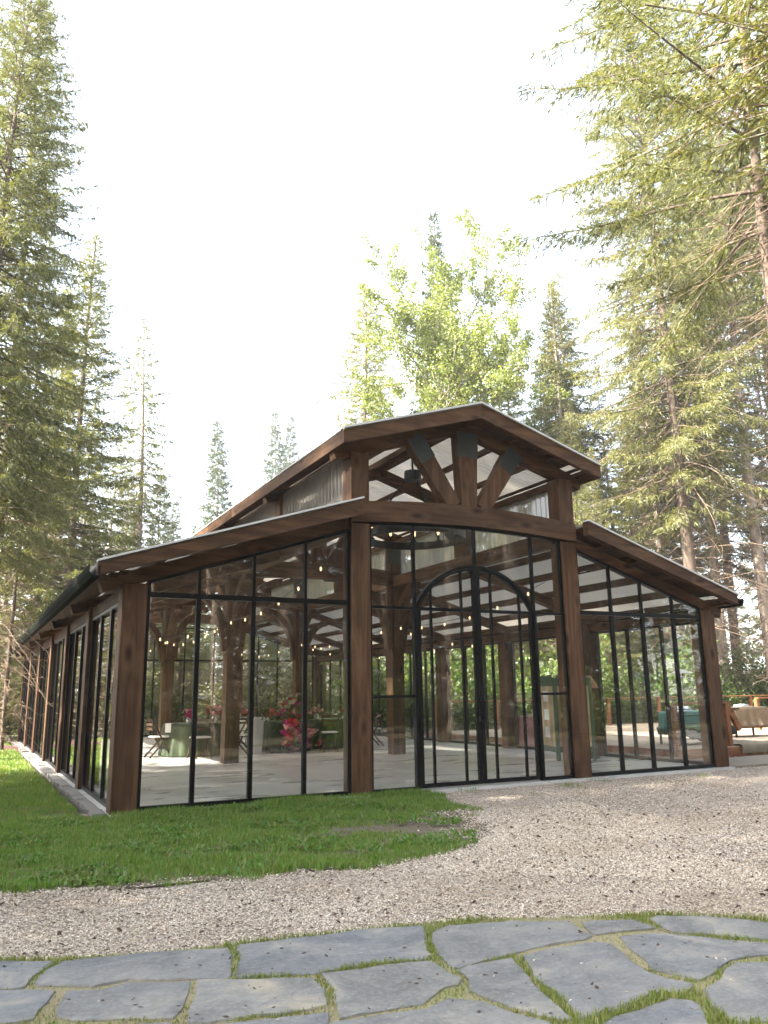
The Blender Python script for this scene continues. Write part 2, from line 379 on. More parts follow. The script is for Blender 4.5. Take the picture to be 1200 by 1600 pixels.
# ------------------------------------------------ ground, gravel, lawn, path
def vnoise(x, y, seed, f):
    r = np.random.default_rng(seed); o = np.zeros_like(x)
    for i in range(6):
        a = r.uniform(0, 6.28); k = f * r.uniform(0.6, 1.6); o += np.sin((x * math.cos(a) + y * math.sin(a)) * k + r.uniform(0, 6.28))
    return o / 3.0
def inpoly(x, y, poly):
    ins = np.zeros(x.shape, bool); n = len(poly)
    for i in range(n):
        x0, y0 = poly[i]; x1, y1 = poly[(i + 1) % n]
        if y0 == y1: continue
        c = ((y0 > y) != (y1 > y)) & (x < (x1 - x0) * (y - y0) / (y1 - y0) + x0); ins ^= c
    return ins
def sheet(name, poly, z, mat, **kw):
    me = bpy.data.meshes.new(name); me.from_pydata([(x, y, z) for x, y in poly], [], [tuple(range(len(poly)))]); me.update()
    if me.polygons[0].normal.z < 0: me.flip_normals()
    return tag(link(name, me, mat), kind='structure')
def smooth_poly(p, it=2):
    for _ in range(it):
        q = []
        for i in range(len(p)):
            a, b = p[i], p[(i + 1) % len(p)]
            q += [(a[0] * .75 + b[0] * .25, a[1] * .75 + b[1] * .25), (a[0] * .25 + b[0] * .75, a[1] * .25 + b[1] * .75)]
        p = q
    return p
sheet('ground', [(-600, -600), (600, -600), (600, 600), (-600, 600)], -0.10, FOREST)
sheet('gravel_yard', [(-7, -8.4), (4, -8.6), (9, -8.4), (20, -9), (24, -6), (24, -3), (17, 1.0), (11.2, 1.85), (10.9, 0.6), (-7, 0.6)], -0.03, GRAVB)
LAWN = [(-9, 22), (-9, -2.2), (-4, -3.1), (-1.9, -3.35), (-1.34, -3.5), (-0.48, -3.98), (0.1, -4.0), (0.5, -4.15), (1.1, -4.12), (1.58, -4.28), (2.28, -4.10), (2.75, -3.9), (3.03, -3.62), (3.6, -3.05), (3.75, -2.5), (4.15, -1.9), (4.1, -1.3), (4.55, -0.35), (4.4, 0.25), (-0.12, 0.25), (-0.28, 0.3), (-0.28, 22)]
sheet('lawn_ground', LAWN, -0.018, SOIL)
PATH = smooth_poly([(-8, -5.0), (-4, -5.05), (-1.6, -5.38), (-1.1, -5.64), (-0.3, -5.85), (0.9, -6.02), (1.3, -6.12), (1.9, -6.42), (2.35, -6.58), (3.0, -7.2), (3.6, -8.4), (3.4, -9.6), (2.5, -11.6), (0, -12.4), (-5, -12.2), (-8, -11)], 1)
path = sheet('stone_path', PATH, 0.013, MOSS)

STONES=[[(-1.42,-5.53),(-1.16,-5.68),(-1.18,-5.73),(-1.28,-5.88),(-1.33,-6.03),(-1.44,-6.01),(-1.63,-5.94),(-1.64,-5.43)],
[(-1.11,-5.71),(-0.68,-5.8),(-0.27,-5.93),(-0.29,-6.09),(-0.38,-6.36),(-0.41,-6.42),(-0.61,-6.3),(-0.85,-6.18),(-1.01,-6.19),(-1.13,-6.11),(-1.25,-6.04),(-1.26,-5.97),(-1.21,-5.83)],
[(-0.18,-5.9),(-0.09,-5.92),(0.29,-5.97),(0.71,-6.03),(0.9,-6.11),(0.84,-6.25),(0.72,-6.46),(0.66,-6.62),(0.6,-6.65),(0.4,-6.58),(0.01,-6.56),(-0.27,-6.46),(-0.35,-6.41),(-0.29,-6.24),(-0.23,-6.12),(-0.22,-5.98)],
[(0.9,-6.25),(1.05,-6.18),(1.44,-6.3),(1.74,-6.47),(1.66,-6.77),(1.58,-6.8),(1.24,-6.78),(1.07,-6.81),(0.76,-6.86),(0.68,-6.85),(0.71,-6.69),(0.8,-6.41)],
[(1.82,-6.52),(2.11,-6.64),(2.1,-6.84),(2.05,-6.84),(1.88,-6.79),(1.71,-6.77),(1.71,-6.72)],
[(2.2,-6.69),(2.31,-6.67),(2.55,-6.81),(2.77,-7.1),(2.91,-7.42),(2.64,-7.61),(2.48,-7.33),(2.32,-7.17),(2.25,-7.08),(2.14,-6.96),(2.17,-6.82)],
[(1.8,-6.88),(2.04,-6.95),(2.2,-7.12),(2.37,-7.35),(2.51,-7.51),(2.41,-7.58),(2.13,-7.47),(2.0,-7.47),(1.8,-7.55),(1.67,-7.59),(1.62,-7.58),(1.61,-7.5),(1.55,-7.37),(1.62,-7.27),(1.71,-7.04)],
[(1.1,-6.88),(1.33,-6.86),(1.6,-6.9),(1.65,-6.95),(1.6,-7.08),(1.53,-7.24),(1.48,-7.4),(1.5,-7.51),(1.55,-7.62),(1.49,-7.66),(1.4,-7.68),(1.35,-7.62),(1.26,-7.62),(1.03,-7.68),(0.9,-7.67),(0.82,-7.68),(0.82,-7.62),(0.89,-7.46),(0.96,-7.16)],
[(1.56,-7.7),(1.71,-7.66),(1.86,-7.56),(1.99,-7.52),(2.13,-7.6),(2.41,-7.73),(1.65,-8.25),(1.5,-8.09),(1.38,-8.05),(1.36,-8.01),(1.4,-7.92),(1.44,-7.83)],
[(0.66,-6.9),(0.76,-6.87),(1.02,-6.88),(0.89,-7.22),(0.84,-7.39),(0.78,-7.6),(0.77,-7.66),(0.72,-7.66),(0.66,-7.53),(0.62,-7.44),(0.59,-7.29),(0.57,-7.16),(0.64,-7.05),(0.67,-6.96)],
[(-1.44,-6.03),(-1.2,-6.16),(-1.22,-6.22),(-1.32,-6.48),(-1.37,-6.5),(-1.45,-6.48),(-1.6,-6.44),(-1.6,-5.98)],
[(-1.14,-6.21),(-0.99,-6.27),(-0.86,-6.24),(-0.59,-6.36),(-0.65,-6.55),(-0.71,-6.7),(-0.77,-6.79),(-0.94,-6.69),(-1.15,-6.6),(-1.22,-6.51),(-1.2,-6.39)],
[(-0.54,-6.36),(-0.28,-6.5),(-0.04,-6.63),(-0.04,-6.8),(-0.11,-6.98),(-0.19,-6.99),(-0.34,-6.98),(-0.43,-6.94),(-0.57,-6.92),(-0.65,-6.91),(-0.71,-6.87),(-0.68,-6.75),(-0.6,-6.57)],
[(0.04,-6.6),(0.37,-6.64),(0.6,-6.69),(0.62,-6.73),(0.6,-6.89),(0.61,-7.01),(0.55,-7.07),(0.48,-7.06),(0.36,-7.14),(0.29,-7.19),(0.1,-7.17),(-0.11,-7.16),(-0.08,-7.08),(0.01,-6.82)],
[(-0.16,-7.2),(0.07,-7.22),(0.27,-7.27),(0.34,-7.24),(0.42,-7.2),(0.53,-7.31),(0.58,-7.49),(0.64,-7.63),(0.66,-7.74),(0.45,-8.0),(0.08,-8.02),(-0.37,-7.66)],
[(0.8,-7.8),(0.94,-7.75),(1.09,-7.75),(1.21,-7.73),(1.32,-7.71),(1.37,-7.78),(1.37,-7.82),(1.3,-7.92),(1.2,-8.03),(0.95,-8.27),(0.63,-8.22),(0.62,-7.96)],
[(-1.36,-6.59),(-1.16,-6.68),(-0.96,-6.77),(-0.79,-6.85),(-0.86,-7.13),(-1.14,-7.11),(-1.42,-6.88)],
[(-0.67,-6.97),(-0.45,-7.01),(-0.23,-7.06),(-0.14,-7.08),(-0.25,-7.33),(-0.4,-7.64),(-0.78,-7.37)],
[(1.24,-8.07),(1.42,-8.15),(1.6,-8.31),(1.22,-8.54),(0.96,-8.34)]]

def flagstone(poly, top):
    p = [Vector((x, y, 0)) for x, y in poly]
    pts = []
    for i in range(len(p)):
        a, b = p[i], p[(i + 1) % len(p)]; L = (b - a).length; k = max(1, int(L / 0.09))
        for j in range(k):
            q = a.lerp(b, j / k)
            if j: q += Vector((random.uniform(-1, 1), random.uniform(-1, 1), 0)) * 0.008
            pts.append(q)
    n = len(pts); cen = sum(pts, Vector()) / n
    V = []; F = []
    rings = [(1.025, -0.05), (1.03, top - 0.008), (1.018, top - 0.001), (0.93, top), (0.5, top)]
    for s, z in rings:
        for q in pts: V.append((cen.x + (q.x - cen.x) * s, cen.y + (q.y - cen.y) * s, z + (random.uniform(-.0035, .0025) if s > .9 else random.uniform(-.002, .002))))
    V.append((cen.x, cen.y, top))
    for i in range(len(rings) - 1):
        for k in range(n): F.append((i * n + k, i * n + (k + 1) % n, (i + 1) * n + (k + 1) % n, (i + 1) * n + k))
    b = (len(rings) - 1) * n
    for k in range(n): F.append((b + k, b + (k + 1) % n, len(V) - 1))
    me = bpy.data.meshes.new('flagstone'); me.from_pydata(V, [], F)
    if me.polygons[-1].normal.z < 0: me.flip_normals()
    me.update(); return link('flagstone', me, SLATE, path)
for q in STONES: flagstone(q, 0.024)
# the paving goes on to the left and under the photographer
hull = [(-1.66, -5.3), (1.0, -5.9), (2.3, -6.5), (2.95, -7.4), (2.4, -7.8), (1.7, -8.3), (0.9, -8.6), (0.4, -8.1), (-0.4, -7.75), (-1.5, -6.95)]
EXTRA = []
for i in range(-7, 7):
    for j in range(0, 9):
        cx = i * 0.92 + (0.4 if j % 2 else 0); cyy = -5.65 - j * 0.62
        w_, h_ = 0.41, 0.27
        q = [(cx + sx * w_ + random.uniform(-.07, .07), cyy + sy * h_ + random.uniform(-.05, .05)) for sx, sy in ((-1, -1), (0, -1.1), (1, -1), (1.05, 0), (1, 1), (0, 1.08), (-1, 1), (-1.04, 0))]
        X = np.array([a for a, _ in q]); Y = np.array([b for _, b in q])
        if inpoly(X, Y, hull).any() or not inpoly(X, Y, PATH).all(): continue
        if cx > 0.5 and any(abs(cx - sum(a for a, _ in s) / len(s)) < .7 and abs(cyy - sum(b for _, b in s) / len(s)) < .5 for s in STONES): continue
        if any(inpoly(np.array([a for a, _ in s]), np.array([b for _, b in s]), q).any() or inpoly(X, Y, s).any() for s in STONES): continue
        EXTRA.append(q)
for q in EXTRA: flagstone(q, 0.024)

def stones_mask(x, y):
    ins = np.zeros(x.shape, bool)
    for s in STONES + EXTRA:
        xs = [a for a, _ in s]; ys = [b for _, b in s]
        sel = (x > min(xs)) & (x < max(xs)) & (y > min(ys)) & (y < max(ys))
        if sel.any(): ins[sel] |= inpoly(x[sel], y[sel], s)
    return ins
def chips(name, x, y, z, L, mat, flatness=0.45):
    n = len(x)
    a = rng.uniform(0, 2 * np.pi, n); til = rng.normal(0, 0.3, (n, 2))
    l = L * rng.uniform(0.55, 1.35, n); w = l * rng.uniform(0.35, 0.8, n); h = l * flatness * rng.uniform(0.5, 1.2, n)
    d = np.stack([np.cos(a), np.sin(a), til[:, 0]], 1); e = np.stack([-np.sin(a), np.cos(a), til[:, 1]], 1)
    u = np.cross(d, e); c = np.stack([x, y, z], 1)
    j = lambda: rng.uniform(0.6, 1.1, (n, 1))
    P = np.stack([c + d * l[:, None] * j(), c + e * w[:, None] * j(), c - d * l[:, None] * j(), c - e * w[:, None] * j(),
                  c + u * h[:, None] + d * l[:, None] * rng.uniform(-.3, .3, (n, 1))], 1).reshape(-1, 3)
    T = np.array([(0, 1, 4), (1, 2, 4), (2, 3, 4), (3, 0, 4)])
    F = (np.arange(n)[:, None, None] * 5 + T[None]).reshape(-1, 3)
    return tag(link(name, mesh_np(name, P, F), mat), kind='stuff')
def scatter(x0, x1, y0, y1, dens):
    n = int((x1 - x0) * (y1 - y0) * dens); return rng.uniform(x0, x1, n), rng.uniform(y0, y1, n)
gx = []; gy = []
for (x0, x1, y0, y1, dn) in ((-2.2, 4.2, -7.4, -4.6, 6500), (-2.2, 4.5, -4.6, -3.0, 3800), (2.0, 5.5, -4.6, -2.0, 2400), (4.2, 7.5, -7.4, -3.6, 2200), (3, 9, -3.6, 0.0, 800), (9, 13, -4.5, 1.8, 300)):
    a, b = scatter(x0, x1, y0, y1, dn); gx.append(a); gy.append(b)
gx = np.concatenate(gx); gy = np.concatenate(gy)
nz = vnoise(gx, gy, 3, 5.0) * .12
keep = ~inpoly(gx + nz, gy + nz, LAWN) & ~inpoly(gx + nz * .4, gy + nz * .4 - 0.02, PATH) & ~((gy > -0.12) & (gx < 10.95))
rel = np.hypot(gx - 3.0, gy + 2.4)
gx, gy = gx[keep], gy[keep]
dist = np.hypot(gx + 1.7, gy + 10.8)
chips('gravel', gx, gy, np.full(gx.shape, -0.022) + rng.uniform(0, 0.012, gx.shape), np.where(dist < 7, 0.0095, 0.0125), CHIPS)
# few chips kicked onto the paving and the worn lawn edge
a, b = scatter(-2, 3, -8, -5.3, 7); k = stones_mask(a, b)
chips('gravel', a[k], b[k], np.full(k.sum(), 0.028), 0.010, CHIPS)
a, b = scatter(-2, 9, -7.3, -2.5, 12); k = ~inpoly(a, b, PATH) & ~inpoly(a, b, LAWN)
chips('debris', a[k], b[k], np.full(k.sum(), -0.005), 0.024, BARKB, 0.35)
a, b = scatter(-2.2, 4.7, -4.5, -0.3, 2600); sd_ = np.full(a.shape, 9.0)
for i_ in range(len(LAWN)):
    p0 = np.array(LAWN[i_]); p1 = np.array(LAWN[(i_ + 1) % len(LAWN)]); e = p1 - p0
    if max(p0[1], p1[1]) > 0 or min(p0[0], p1[0]) < -3: continue
    t_ = np.clip(((a - p0[0]) * e[0] + (b - p0[1]) * e[1]) / (e @ e), 0, 1); sd_ = np.minimum(sd_, np.hypot(a - p0[0] - t_ * e[0], b - p0[1] - t_ * e[1]))
k = inpoly(a, b, LAWN) & (rng.uniform(0, 1, a.shape) < np.exp(-sd_ / (.10 + .16 * np.clip((a - 1.5) / 2, 0, 1))) * .9) & (b < -.15)
chips('gravel', a[k], b[k], np.full(k.sum(), -0.012), 0.0125, CHIPS)
a, b = scatter(1.2, 4.0, -4.2, -0.8, 60); k = inpoly(a, b, LAWN)
chips('debris', a[k], b[k], np.full(k.sum(), -0.014), 0.010, BARKB, 0.35)

a, b = scatter(-2, 10, -8, -.4, 22); k = ~((b > -.5) & (a < 4.6))
chips('needle_litter', a[k], b[k], np.where(stones_mask(a[k], b[k]), .026, -.004), 0.016, BARKB, 0.12)
def blades(name, x, y, z, H, W, mat, lean=0.45):
    n = len(x); a = rng.uniform(0, 2 * np.pi, n); le = np.abs(rng.normal(0, lean, n)); H = H * rng.uniform(0.5, 1.3, n); W = W * rng.uniform(0.7, 1.3, n)
    d = np.stack([np.cos(a), np.sin(a), np.zeros(n)], 1); s = np.stack([-np.sin(a), np.cos(a), np.zeros(n)], 1)
    rot = rng.uniform(-1, 1, (n, 1)); s = s + d * rot * .6
    c = np.stack([x, y, z], 1); up = np.array([0, 0, 1.0])
    m1 = c + up * (H * .55)[:, None] + d * (H * le * .3)[:, None]; t = c + up * (H * np.clip(1 - .35 * le, .4, 1))[:, None] + d * (H * le)[:, None]
    w = (W / 2)[:, None]
    V = np.stack([c - s * w, c + s * w, m1 + s * w * .8, m1 - s * w * .8, t], 1).reshape(-1, 3)
    b = np.arange(n)[:, None] * 5
    T = np.array([(0, 1, 2), (0, 2, 3), (3, 2, 4)])
    F = (b[:, None] + T[None]).reshape(-1, 3)
    return tag(link(name, mesh_np(name, V, F), mat), kind='stuff')
# lawn
lx = []; ly = []
for (x0, x1, y0, y1, dn) in ((-2.2, 4.6, -4.4, 0.0, 5600), (-3.2, -0.2, 0.0, 5.0, 3000), (-4, -0.2, 5, 19, 1100), (-7, -2.2, -4, 0, 900)):
    a, b = scatter(x0, x1, y0, y1, dn); lx.append(a); ly.append(b)
lx = np.concatenate(lx); ly = np.concatenate(ly)
nz = vnoise(lx, ly, 5, 7) * .10
clump = vnoise(lx, ly, 11, 5.5) + 0.6 * vnoise(lx, ly, 12, 14)
bare = np.exp(-(((lx - 3.45) / 1.0) ** 2 + ((ly + 2.95) / 0.95) ** 2)) * 2.4 + np.exp(-(((lx - 1.75) / 0.6) ** 2 + ((ly + 2.7) / 0.3) ** 2)) * .8 + np.exp(-(((lx - 2.2) / 0.35) ** 2 + ((ly + 1.6) / 0.2) ** 2)) * .7
pk = np.clip(1.05 - bare + clump * .55, 0.0, 1)
nz = nz + vnoise(lx, ly, 6, 22) * .06
keep = inpoly(lx + nz, ly + nz, LAWN) & (rng.uniform(0, 1, lx.shape) < pk) & ~((lx > -.3) & (ly > -0.02))
lx, ly, cl, br = lx[keep], ly[keep], clump[keep], bare[keep]
hh = 0.055 * (1 + 0.35 * np.clip(cl, -1, 1.5)) * np.clip(1.05 - .5 * br, .4, 1) + 0.035 * np.exp(-((ly + 0.15) / .25) ** 2) * (lx > 0)
dist = np.hypot(lx + 1.7, ly + 10.8)
blades('grass', lx, ly, np.full(lx.shape, -0.018), hh, 0.0055 * np.clip(dist / 8, 1, 2.2), GRASSM)
# clover and weeds in the lawn
a, b = scatter(-2, 3.4, -4, 0, 90); cl = vnoise(a, b, 21, 6); k = inpoly(a, b, LAWN) & (cl > .15)
a, b = np.repeat(a[k], 7), np.repeat(b[k], 7); a = a + rng.normal(0, .035, a.shape); b = b + rng.normal(0, .035, b.shape)
blades('clover', a, b, np.full(a.shape, 0.01), 0.045, 0.022, GRASSM, 1.6)
# grass between the flagstones
a, b = scatter(-2.4, 3.2, -8.4, -5.2, 13000); k = inpoly(a, b, PATH) & ~stones_mask(a, b); a, b = a[k], b[k]
cl = vnoise(a, b, 31, 4.0) + .5 * vnoise(a, b, 32, 11); k = rng.uniform(0, 1, a.shape) < np.clip(.6 + cl * .5, .10, 1); a, b, cl = a[k], b[k], cl[k]
blades('joint_grass', a, b, np.full(a.shape, 0.011), 0.026 * (1 + .5 * np.clip(cl, -.9, 1.5)), 0.0045, JOINTG, .5)
a, b = scatter(4.6, 9.5, -1.0, -0.1, 60); cl = vnoise(a, b, 41, 5.0); k = cl > .75
a, b = np.repeat(a[k], 9), np.repeat(b[k], 9)
blades('weeds', a + rng.normal(0, .05, a.shape), b + rng.normal(0, .05, a.shape), np.full(a.shape, -0.02), 0.07, 0.006, GRASSM, .6)
# pale broken stone edging along the left wall
edge_me = []
for k in range(5):
    q = MB().box(-.5, .5, -.5, .5, -.06, .0, .012).mesh('edging_stone'); q.materials.append(ROUGHC)
    for v in q.vertices: v.co.x += random.uniform(-.06, .06); v.co.y += random.uniform(-.02, .02); v.co.z += random.uniform(-.012, .012)
    edge_me.append(q)
edg = tag(MB().box(-.16, .0, .05, 19.6, -.2, -.025).build('stone_edging', ROUGHC), kind='structure')
yy = 0.05
while yy < 19.4:
    L = random.uniform(.28, .6)
    o = bpy.data.objects.new('edging_stone', random.choice(edge_me)); COL.objects.link(o); o.parent = edg
    o.location = (-.11, yy + L / 2, .018 + random.uniform(-.006, .004)); o.scale = (.15 + random.uniform(-.015, .015), L * .985, 1); o.rotation_euler = (0, 0, random.uniform(-.025, .025)); yy += L
tag(MB().lathe([(1.5, -.08), (1.1, .02), (.6, .1), (.2, .16), (0.001, .17)], 20, (-1.2, 15.8, 0)).build('mulch_bed', MULCH, smooth=True), kind='structure')

# ------------------------------------------------ the pavilion
A, NV, W, D = 3.280, 4.044, 0.318, 3.20
PX = [0.0, A, A + NV, 2 * A + NV]; XR = PX[3] + W; XC = XR / 2; LEN = 6 * D + W; NF = 6
def z_aisle(x):
    x = x if x < XC else XR - x
    return 3.065 + 0.318 * (x + 0.383)
def z_nave(x): return 6.055 - 0.313 * abs(x - XC)
tag(MB().box(-0.02, XR + 0.02, -0.10, LEN + .05, -0.25, 0.008).build('concrete_floor', CONC), kind='structure')
tag(MB().box(XR + 0.02, 19.0, 0.02, 1.45, -0.25, 0.002).build('concrete_apron', APRON), kind='structure')
pav = thing('glass_pavilion', 'open timber and glass hall with stepped gable roofs and arched black doors', 'building')
CH = 0.008
def part(name, mb, mat, parent=pav): return mb.build(name, mat, parent)

# posts
for k in range(NF + 1):
    y0 = k * D
    for i, x in enumerate(PX):
        if i in (1, 2) and k % 2 and k != NF: continue
        top = (z_aisle(PX[0] + W / 2) - .365 if i in (0, 3) else 3.955)
        part('post', MB().box(x, x + W, y0, y0 + W, 0.0, top, CH), WZ)
        if 0 < k < NF and i in (1, 2) or False:
            pass
    for i in (1, 2):                                      # clerestory posts
        x = PX[i]; part('upper_post', MB().box(x + .004, x + W - .004, y0 + .002, y0 + W - .004, 4.2, z_nave(x + W / 2) - .11 - .22, CH), WZ)
# long beams
for x in (PX[1], PX[2]): part('long_beam', MB().box(x + .03, x + W - .03, .3, LEN - .05, 3.93, 4.195, CH), WY)
for x in (PX[0], PX[3]): part('eave_beam', MB().box(x + .05, x + W - .05, .3, LEN - .05, 2.69, z_aisle(W / 2) - .38, CH), WY)
def arch_poly(n=14):
    xs = np.linspace(PX[1] - .004, PX[2] + W + .004, n); t = (xs - XC) / ((PX[2] + W - PX[1]) / 2)
    lo = 4.065 - .105 * t ** 2; hi = 4.405 - .125 * t ** 2
    return xs, lo, hi
def arch_beam(y0, y1):
    xs, lo, hi = arch_poly(); mb = MB(); n = len(xs)
    for i in range(n):
        for (y, z) in ((y0, lo[i]), (y1, lo[i]), (y1, hi[i]), (y0, hi[i])): mb.v.append((xs[i], y, z))
    for i in range(n - 1):
        for k in range(4): mb.f.append((4 * i + k, 4 * i + 4 + k, 4 * i + 4 + (k + 1) % 4, 4 * i + (k + 1) % 4))
    mb.f.append((3, 2, 1, 0)); e = 4 * (n - 1); mb.f.append((e, e + 1, e + 2, e + 3))
    return mb
def strut(p0, p1, y0, y1, w0, w1):                        # tapered member in the truss plane
    p0 = Vector((p0[0], 0, p0[1])); p1 = Vector((p1[0], 0, p1[1])); d = (p1 - p0).normalized(); s = Vector((-d.z, 0, d.x))
    q = [p0 - s * w0 / 2, p0 + s * w0 / 2, p1 + s * w1 / 2, p1 - s * w1 / 2]
    mb = MB(); mb.prism([(a.x, a.z) for a in q], lambda u, v, dd: (u, dd, v), y0, y1); return mb
def plate_on(parent, p0, p1, y0, y1, w, f0, f1):
    a = Vector((p0[0], p0[1])).lerp(Vector((p1[0], p1[1])), f0); b = Vector((p0[0], p0[1])).lerp(Vector((p1[0], p1[1])), f1)
    o = strut(a, b, y0, y1, w * .96, w).build('steel_plate', STEEL, parent); return o
def truss(y0):
    part('arch_beam', arch_beam(y0 - .02, y0 + .28), WX)
    yb, ye = y0 + .03, y0 + .24
    kp = ((XC, 4.38), (XC, 5.70)); o = part('king_post', strut(*kp, yb, ye, .29, .40), WZ); plate_on(o, *kp, yb - .008, yb + .01, .405, .66, .99)
    for sg in (-1, 1):
        b = ((XC + sg * .28, 4.40), (XC + sg * 1.02, 5.50)); o = part('brace', strut(*b, yb + .01, ye - .01, .25, .31), WZ); plate_on(o, *b, yb, yb + .02, .318, .66, .99)
        for e in (b,): plate_on(o, *b, ye - .02, ye, .318, .66, .99)
for k in (0, 2, 4, 6): truss(k * D)
# rafters
for k in range(NF + 1):
    yb = k * D + W / 2
    for sg in (-1, 1):
        x0 = XC; x1 = XC + sg * 2.44
        part('nave_rafter', MB().beam((x0 + sg * .002, yb, z_nave(x0) - .245), (x1, yb, z_nave(x1) - .245), .2, .21, CH), WX)
        x0 = (PX[1] + .03 if sg < 0 else PX[2] + W - .03); x1 = -.27 if sg < 0 else XR + .27
        part('aisle_rafter', MB().beam((x0, yb, z_aisle(x0) - .27), (x1, yb, z_aisle(x1) - .27), .2, .185, CH), WX)
# knee braces (curved) on the tall interior posts and on the front
def knee(p, d, rise, out, w=.2, th=.17):
    n = 9; c = []
    for i in range(n + 1):
        t = i / n * math.pi / 2; c.append((out * (1 - math.cos(t)), rise * math.sin(t)))
    mb = MB(); d = Vector(d); s = Vector((-d.y, d.x, 0)); b0 = Vector(p)
    for i, (o, z) in enumerate(c):
        tx, tz = (c[min(i + 1, n)][0] - c[max(i - 1, 0)][0], c[min(i + 1, n)][1] - c[max(i - 1, 0)][1]); l = math.hypot(tx, tz); nx, nz_ = tz / l, -tx / l
        for (a, sg) in ((-.5, -1), (-.5, 1), (.5, 1), (.5, -1)):
            mb.v.append(tuple(b0 + d * (o + nx * a * th) + Vector((0, 0, z + nz_ * a * th)) + s * sg * w / 2))
    for i in range(n):
        for k in range(4): mb.f.append((4 * i + k, 4 * i + (k + 1) % 4, 4 * i + 4 + (k + 1) % 4, 4 * i + 4 + k))
    mb.f.append((0, 3, 2, 1)); e = 4 * n; mb.f.append((e, e + 1, e + 2, e + 3)); return mb
for k in (2, 4):
    for i in (1, 2):
        cx, cyy = PX[i] + W / 2, k * D + W / 2; inn = 1 if i == 1 else -1
        part('knee_brace', knee((cx + inn * .16, cyy, 2.45), (inn, 0, 0), 1.48, .95), WZ)
        part('knee_brace', knee((cx - inn * .16, cyy, 2.35), (-inn, 0, 0), 1.25, .75), WZ)
        for sy in (-1, 1): part('knee_brace', knee((cx, cyy + sy * .16, 2.45), (0, sy, 0), 1.42, 1.0), WZ)
        part('upper_plate', MB().box(cx - .26, cx + .26, k * D - .012, k * D - .002, 4.5, 5.0), STEEL)
for k in (1, 3, 5):
    for i in (1, 2): part('upper_plate', MB().box(PX[i] + (.02 if i == 1 else -.42), PX[i] + W + (.42 if i == 1 else -.02), k * D + .035, k * D + .05, 4.46, 5.0), STEEL)
# purlins
Y0, Y1 = -.36, LEN + .3
for s in range(5):
    x = -.29 + s * .77
    for xx in (x, XR - x): part('purlin', MB().box(xx - .03, xx + .03, Y0, Y1, z_aisle(xx) - .175, z_aisle(xx) - .03, .004), WY)
for s in range(4):
    x = XC - 2.42 + s * .76
    for xx in (x, XR - x): part('purlin', MB().box(xx - .03, xx + .03, Y0, Y1, z_nave(xx) - .14, z_nave(xx) - .03, .004), WY)
part('ridge_beam', MB().box(XC - .05, XC + .05, Y0, Y1, 5.83, 6.0, .004), WY)
# barge boards, fascias, pale roof edges
for yb in (-.42, LEN + .3):
    for sg in (-1, 1):
        xe = XC + sg * 2.49
        q = [(XC + sg * .001, z_nave(XC)), (xe, z_nave(xe)), (xe, z_nave(xe) - .215), (XC + sg * .001, z_nave(XC) - .245)]
        part('barge_board', MB().prism(q, lambda u, v, d: (u, d, v), yb, yb + .09), WX)
        part('roof_edge', MB().beam((XC, yb + .035, z_nave(XC) + .018), (xe, yb + .035, z_nave(xe) + .018), .14, .03), FLASH)
        x0 = PX[1] + .01 if sg < 0 else PX[2] + W - .07; x1 = -.383 if sg < 0 else XR + .2
        q = [(x0, z_aisle(x0)), (x1, z_aisle(x1)), (x1, z_aisle(x1) - .17), (x0, z_aisle(x0) - .235)]
        part('barge_board', MB().prism(q, lambda u, v, d: (u, d, v), yb, yb + .13), WX)
        part('roof_edge', MB().beam((x0, yb + .05, z_aisle(x0) + .016), (x1, yb + .05, z_aisle(x1) + .016), .16, .026), FLASH)
for sg in (-1, 1):
    xe = XC + sg * 2.49; x0, x1 = sorted((xe, xe - sg * .04))
    part('fascia_board', MB().box(x0, x1, -.328, LEN + .298, z_nave(xe) - .215, z_nave(xe) - .012, .004), WY)
    x0, x1 = sorted((xe + sg * .012, xe - sg * .03)); part('roof_edge', MB().box(x0, x1, -.34, LEN + .3, z_nave(xe) - .008, z_nave(xe) + .016), FLASH)
    xe = -.35 if sg < 0 else XR + .2
    x0, x1 = sorted((xe, xe + .03 * -sg)); part('fascia_board', MB().box(x0, x1, -.28, LEN + .298, z_aisle(xe) - .17, z_aisle(xe) - .015, .004), WY)
for sg in (-1, 1):
    for j in range(3):
        xa = (-.345 if sg < 0 else XR + .195) - sg * (.02 + j * .125); xb = xa - sg * .122
        lo, hi = sorted((xa, xb)); part('soffit_board', MB().beam(((lo + hi) / 2, -.27, z_aisle((lo + hi) / 2) - .19), ((lo + hi) / 2, LEN + .28, z_aisle((lo + hi) / 2) - .19), .12, .018), WY)
    for j in range(3):
        xa = XC + sg * (2.445 - j * .125); xb = xa - sg * .122; lo, hi = sorted((xa, xb))
        part('soffit_board', MB().beam(((lo + hi) / 2, -.30, z_nave((lo + hi) / 2) - .155), ((lo + hi) / 2, LEN + .28, z_nave((lo + hi) / 2) - .155), .12, .018), WY)
for sg in (-1, 1):
    for j in range(7):
        ya = -.325 + j * .092
        xa, xb = XC + sg * .06, XC + sg * 2.1
        part('overhang_board', MB().beam((xa, ya + .045, z_nave(xa) - .042), (xb, ya + .045, z_nave(xb) - .042), .09, .014), WX)
        xa, xb = (PX[1], .02) if sg < 0 else (PX[2] + W, XR - .02)
        part('overhang_board', MB().beam((xa, ya + .045, z_aisle(xa) - .042), (xb, ya + .045, z_aisle(xb) - .042), .09, .014), WX)
g = MB(); prof = [(-.005, .0), (-.13, .0), (-.135, -.03), (-.11, -.09), (-.005, -.11), (-.005, -.1), (-.1, -.082), (-.12, -.028), (-.117, -.008), (-.005, -.008)]
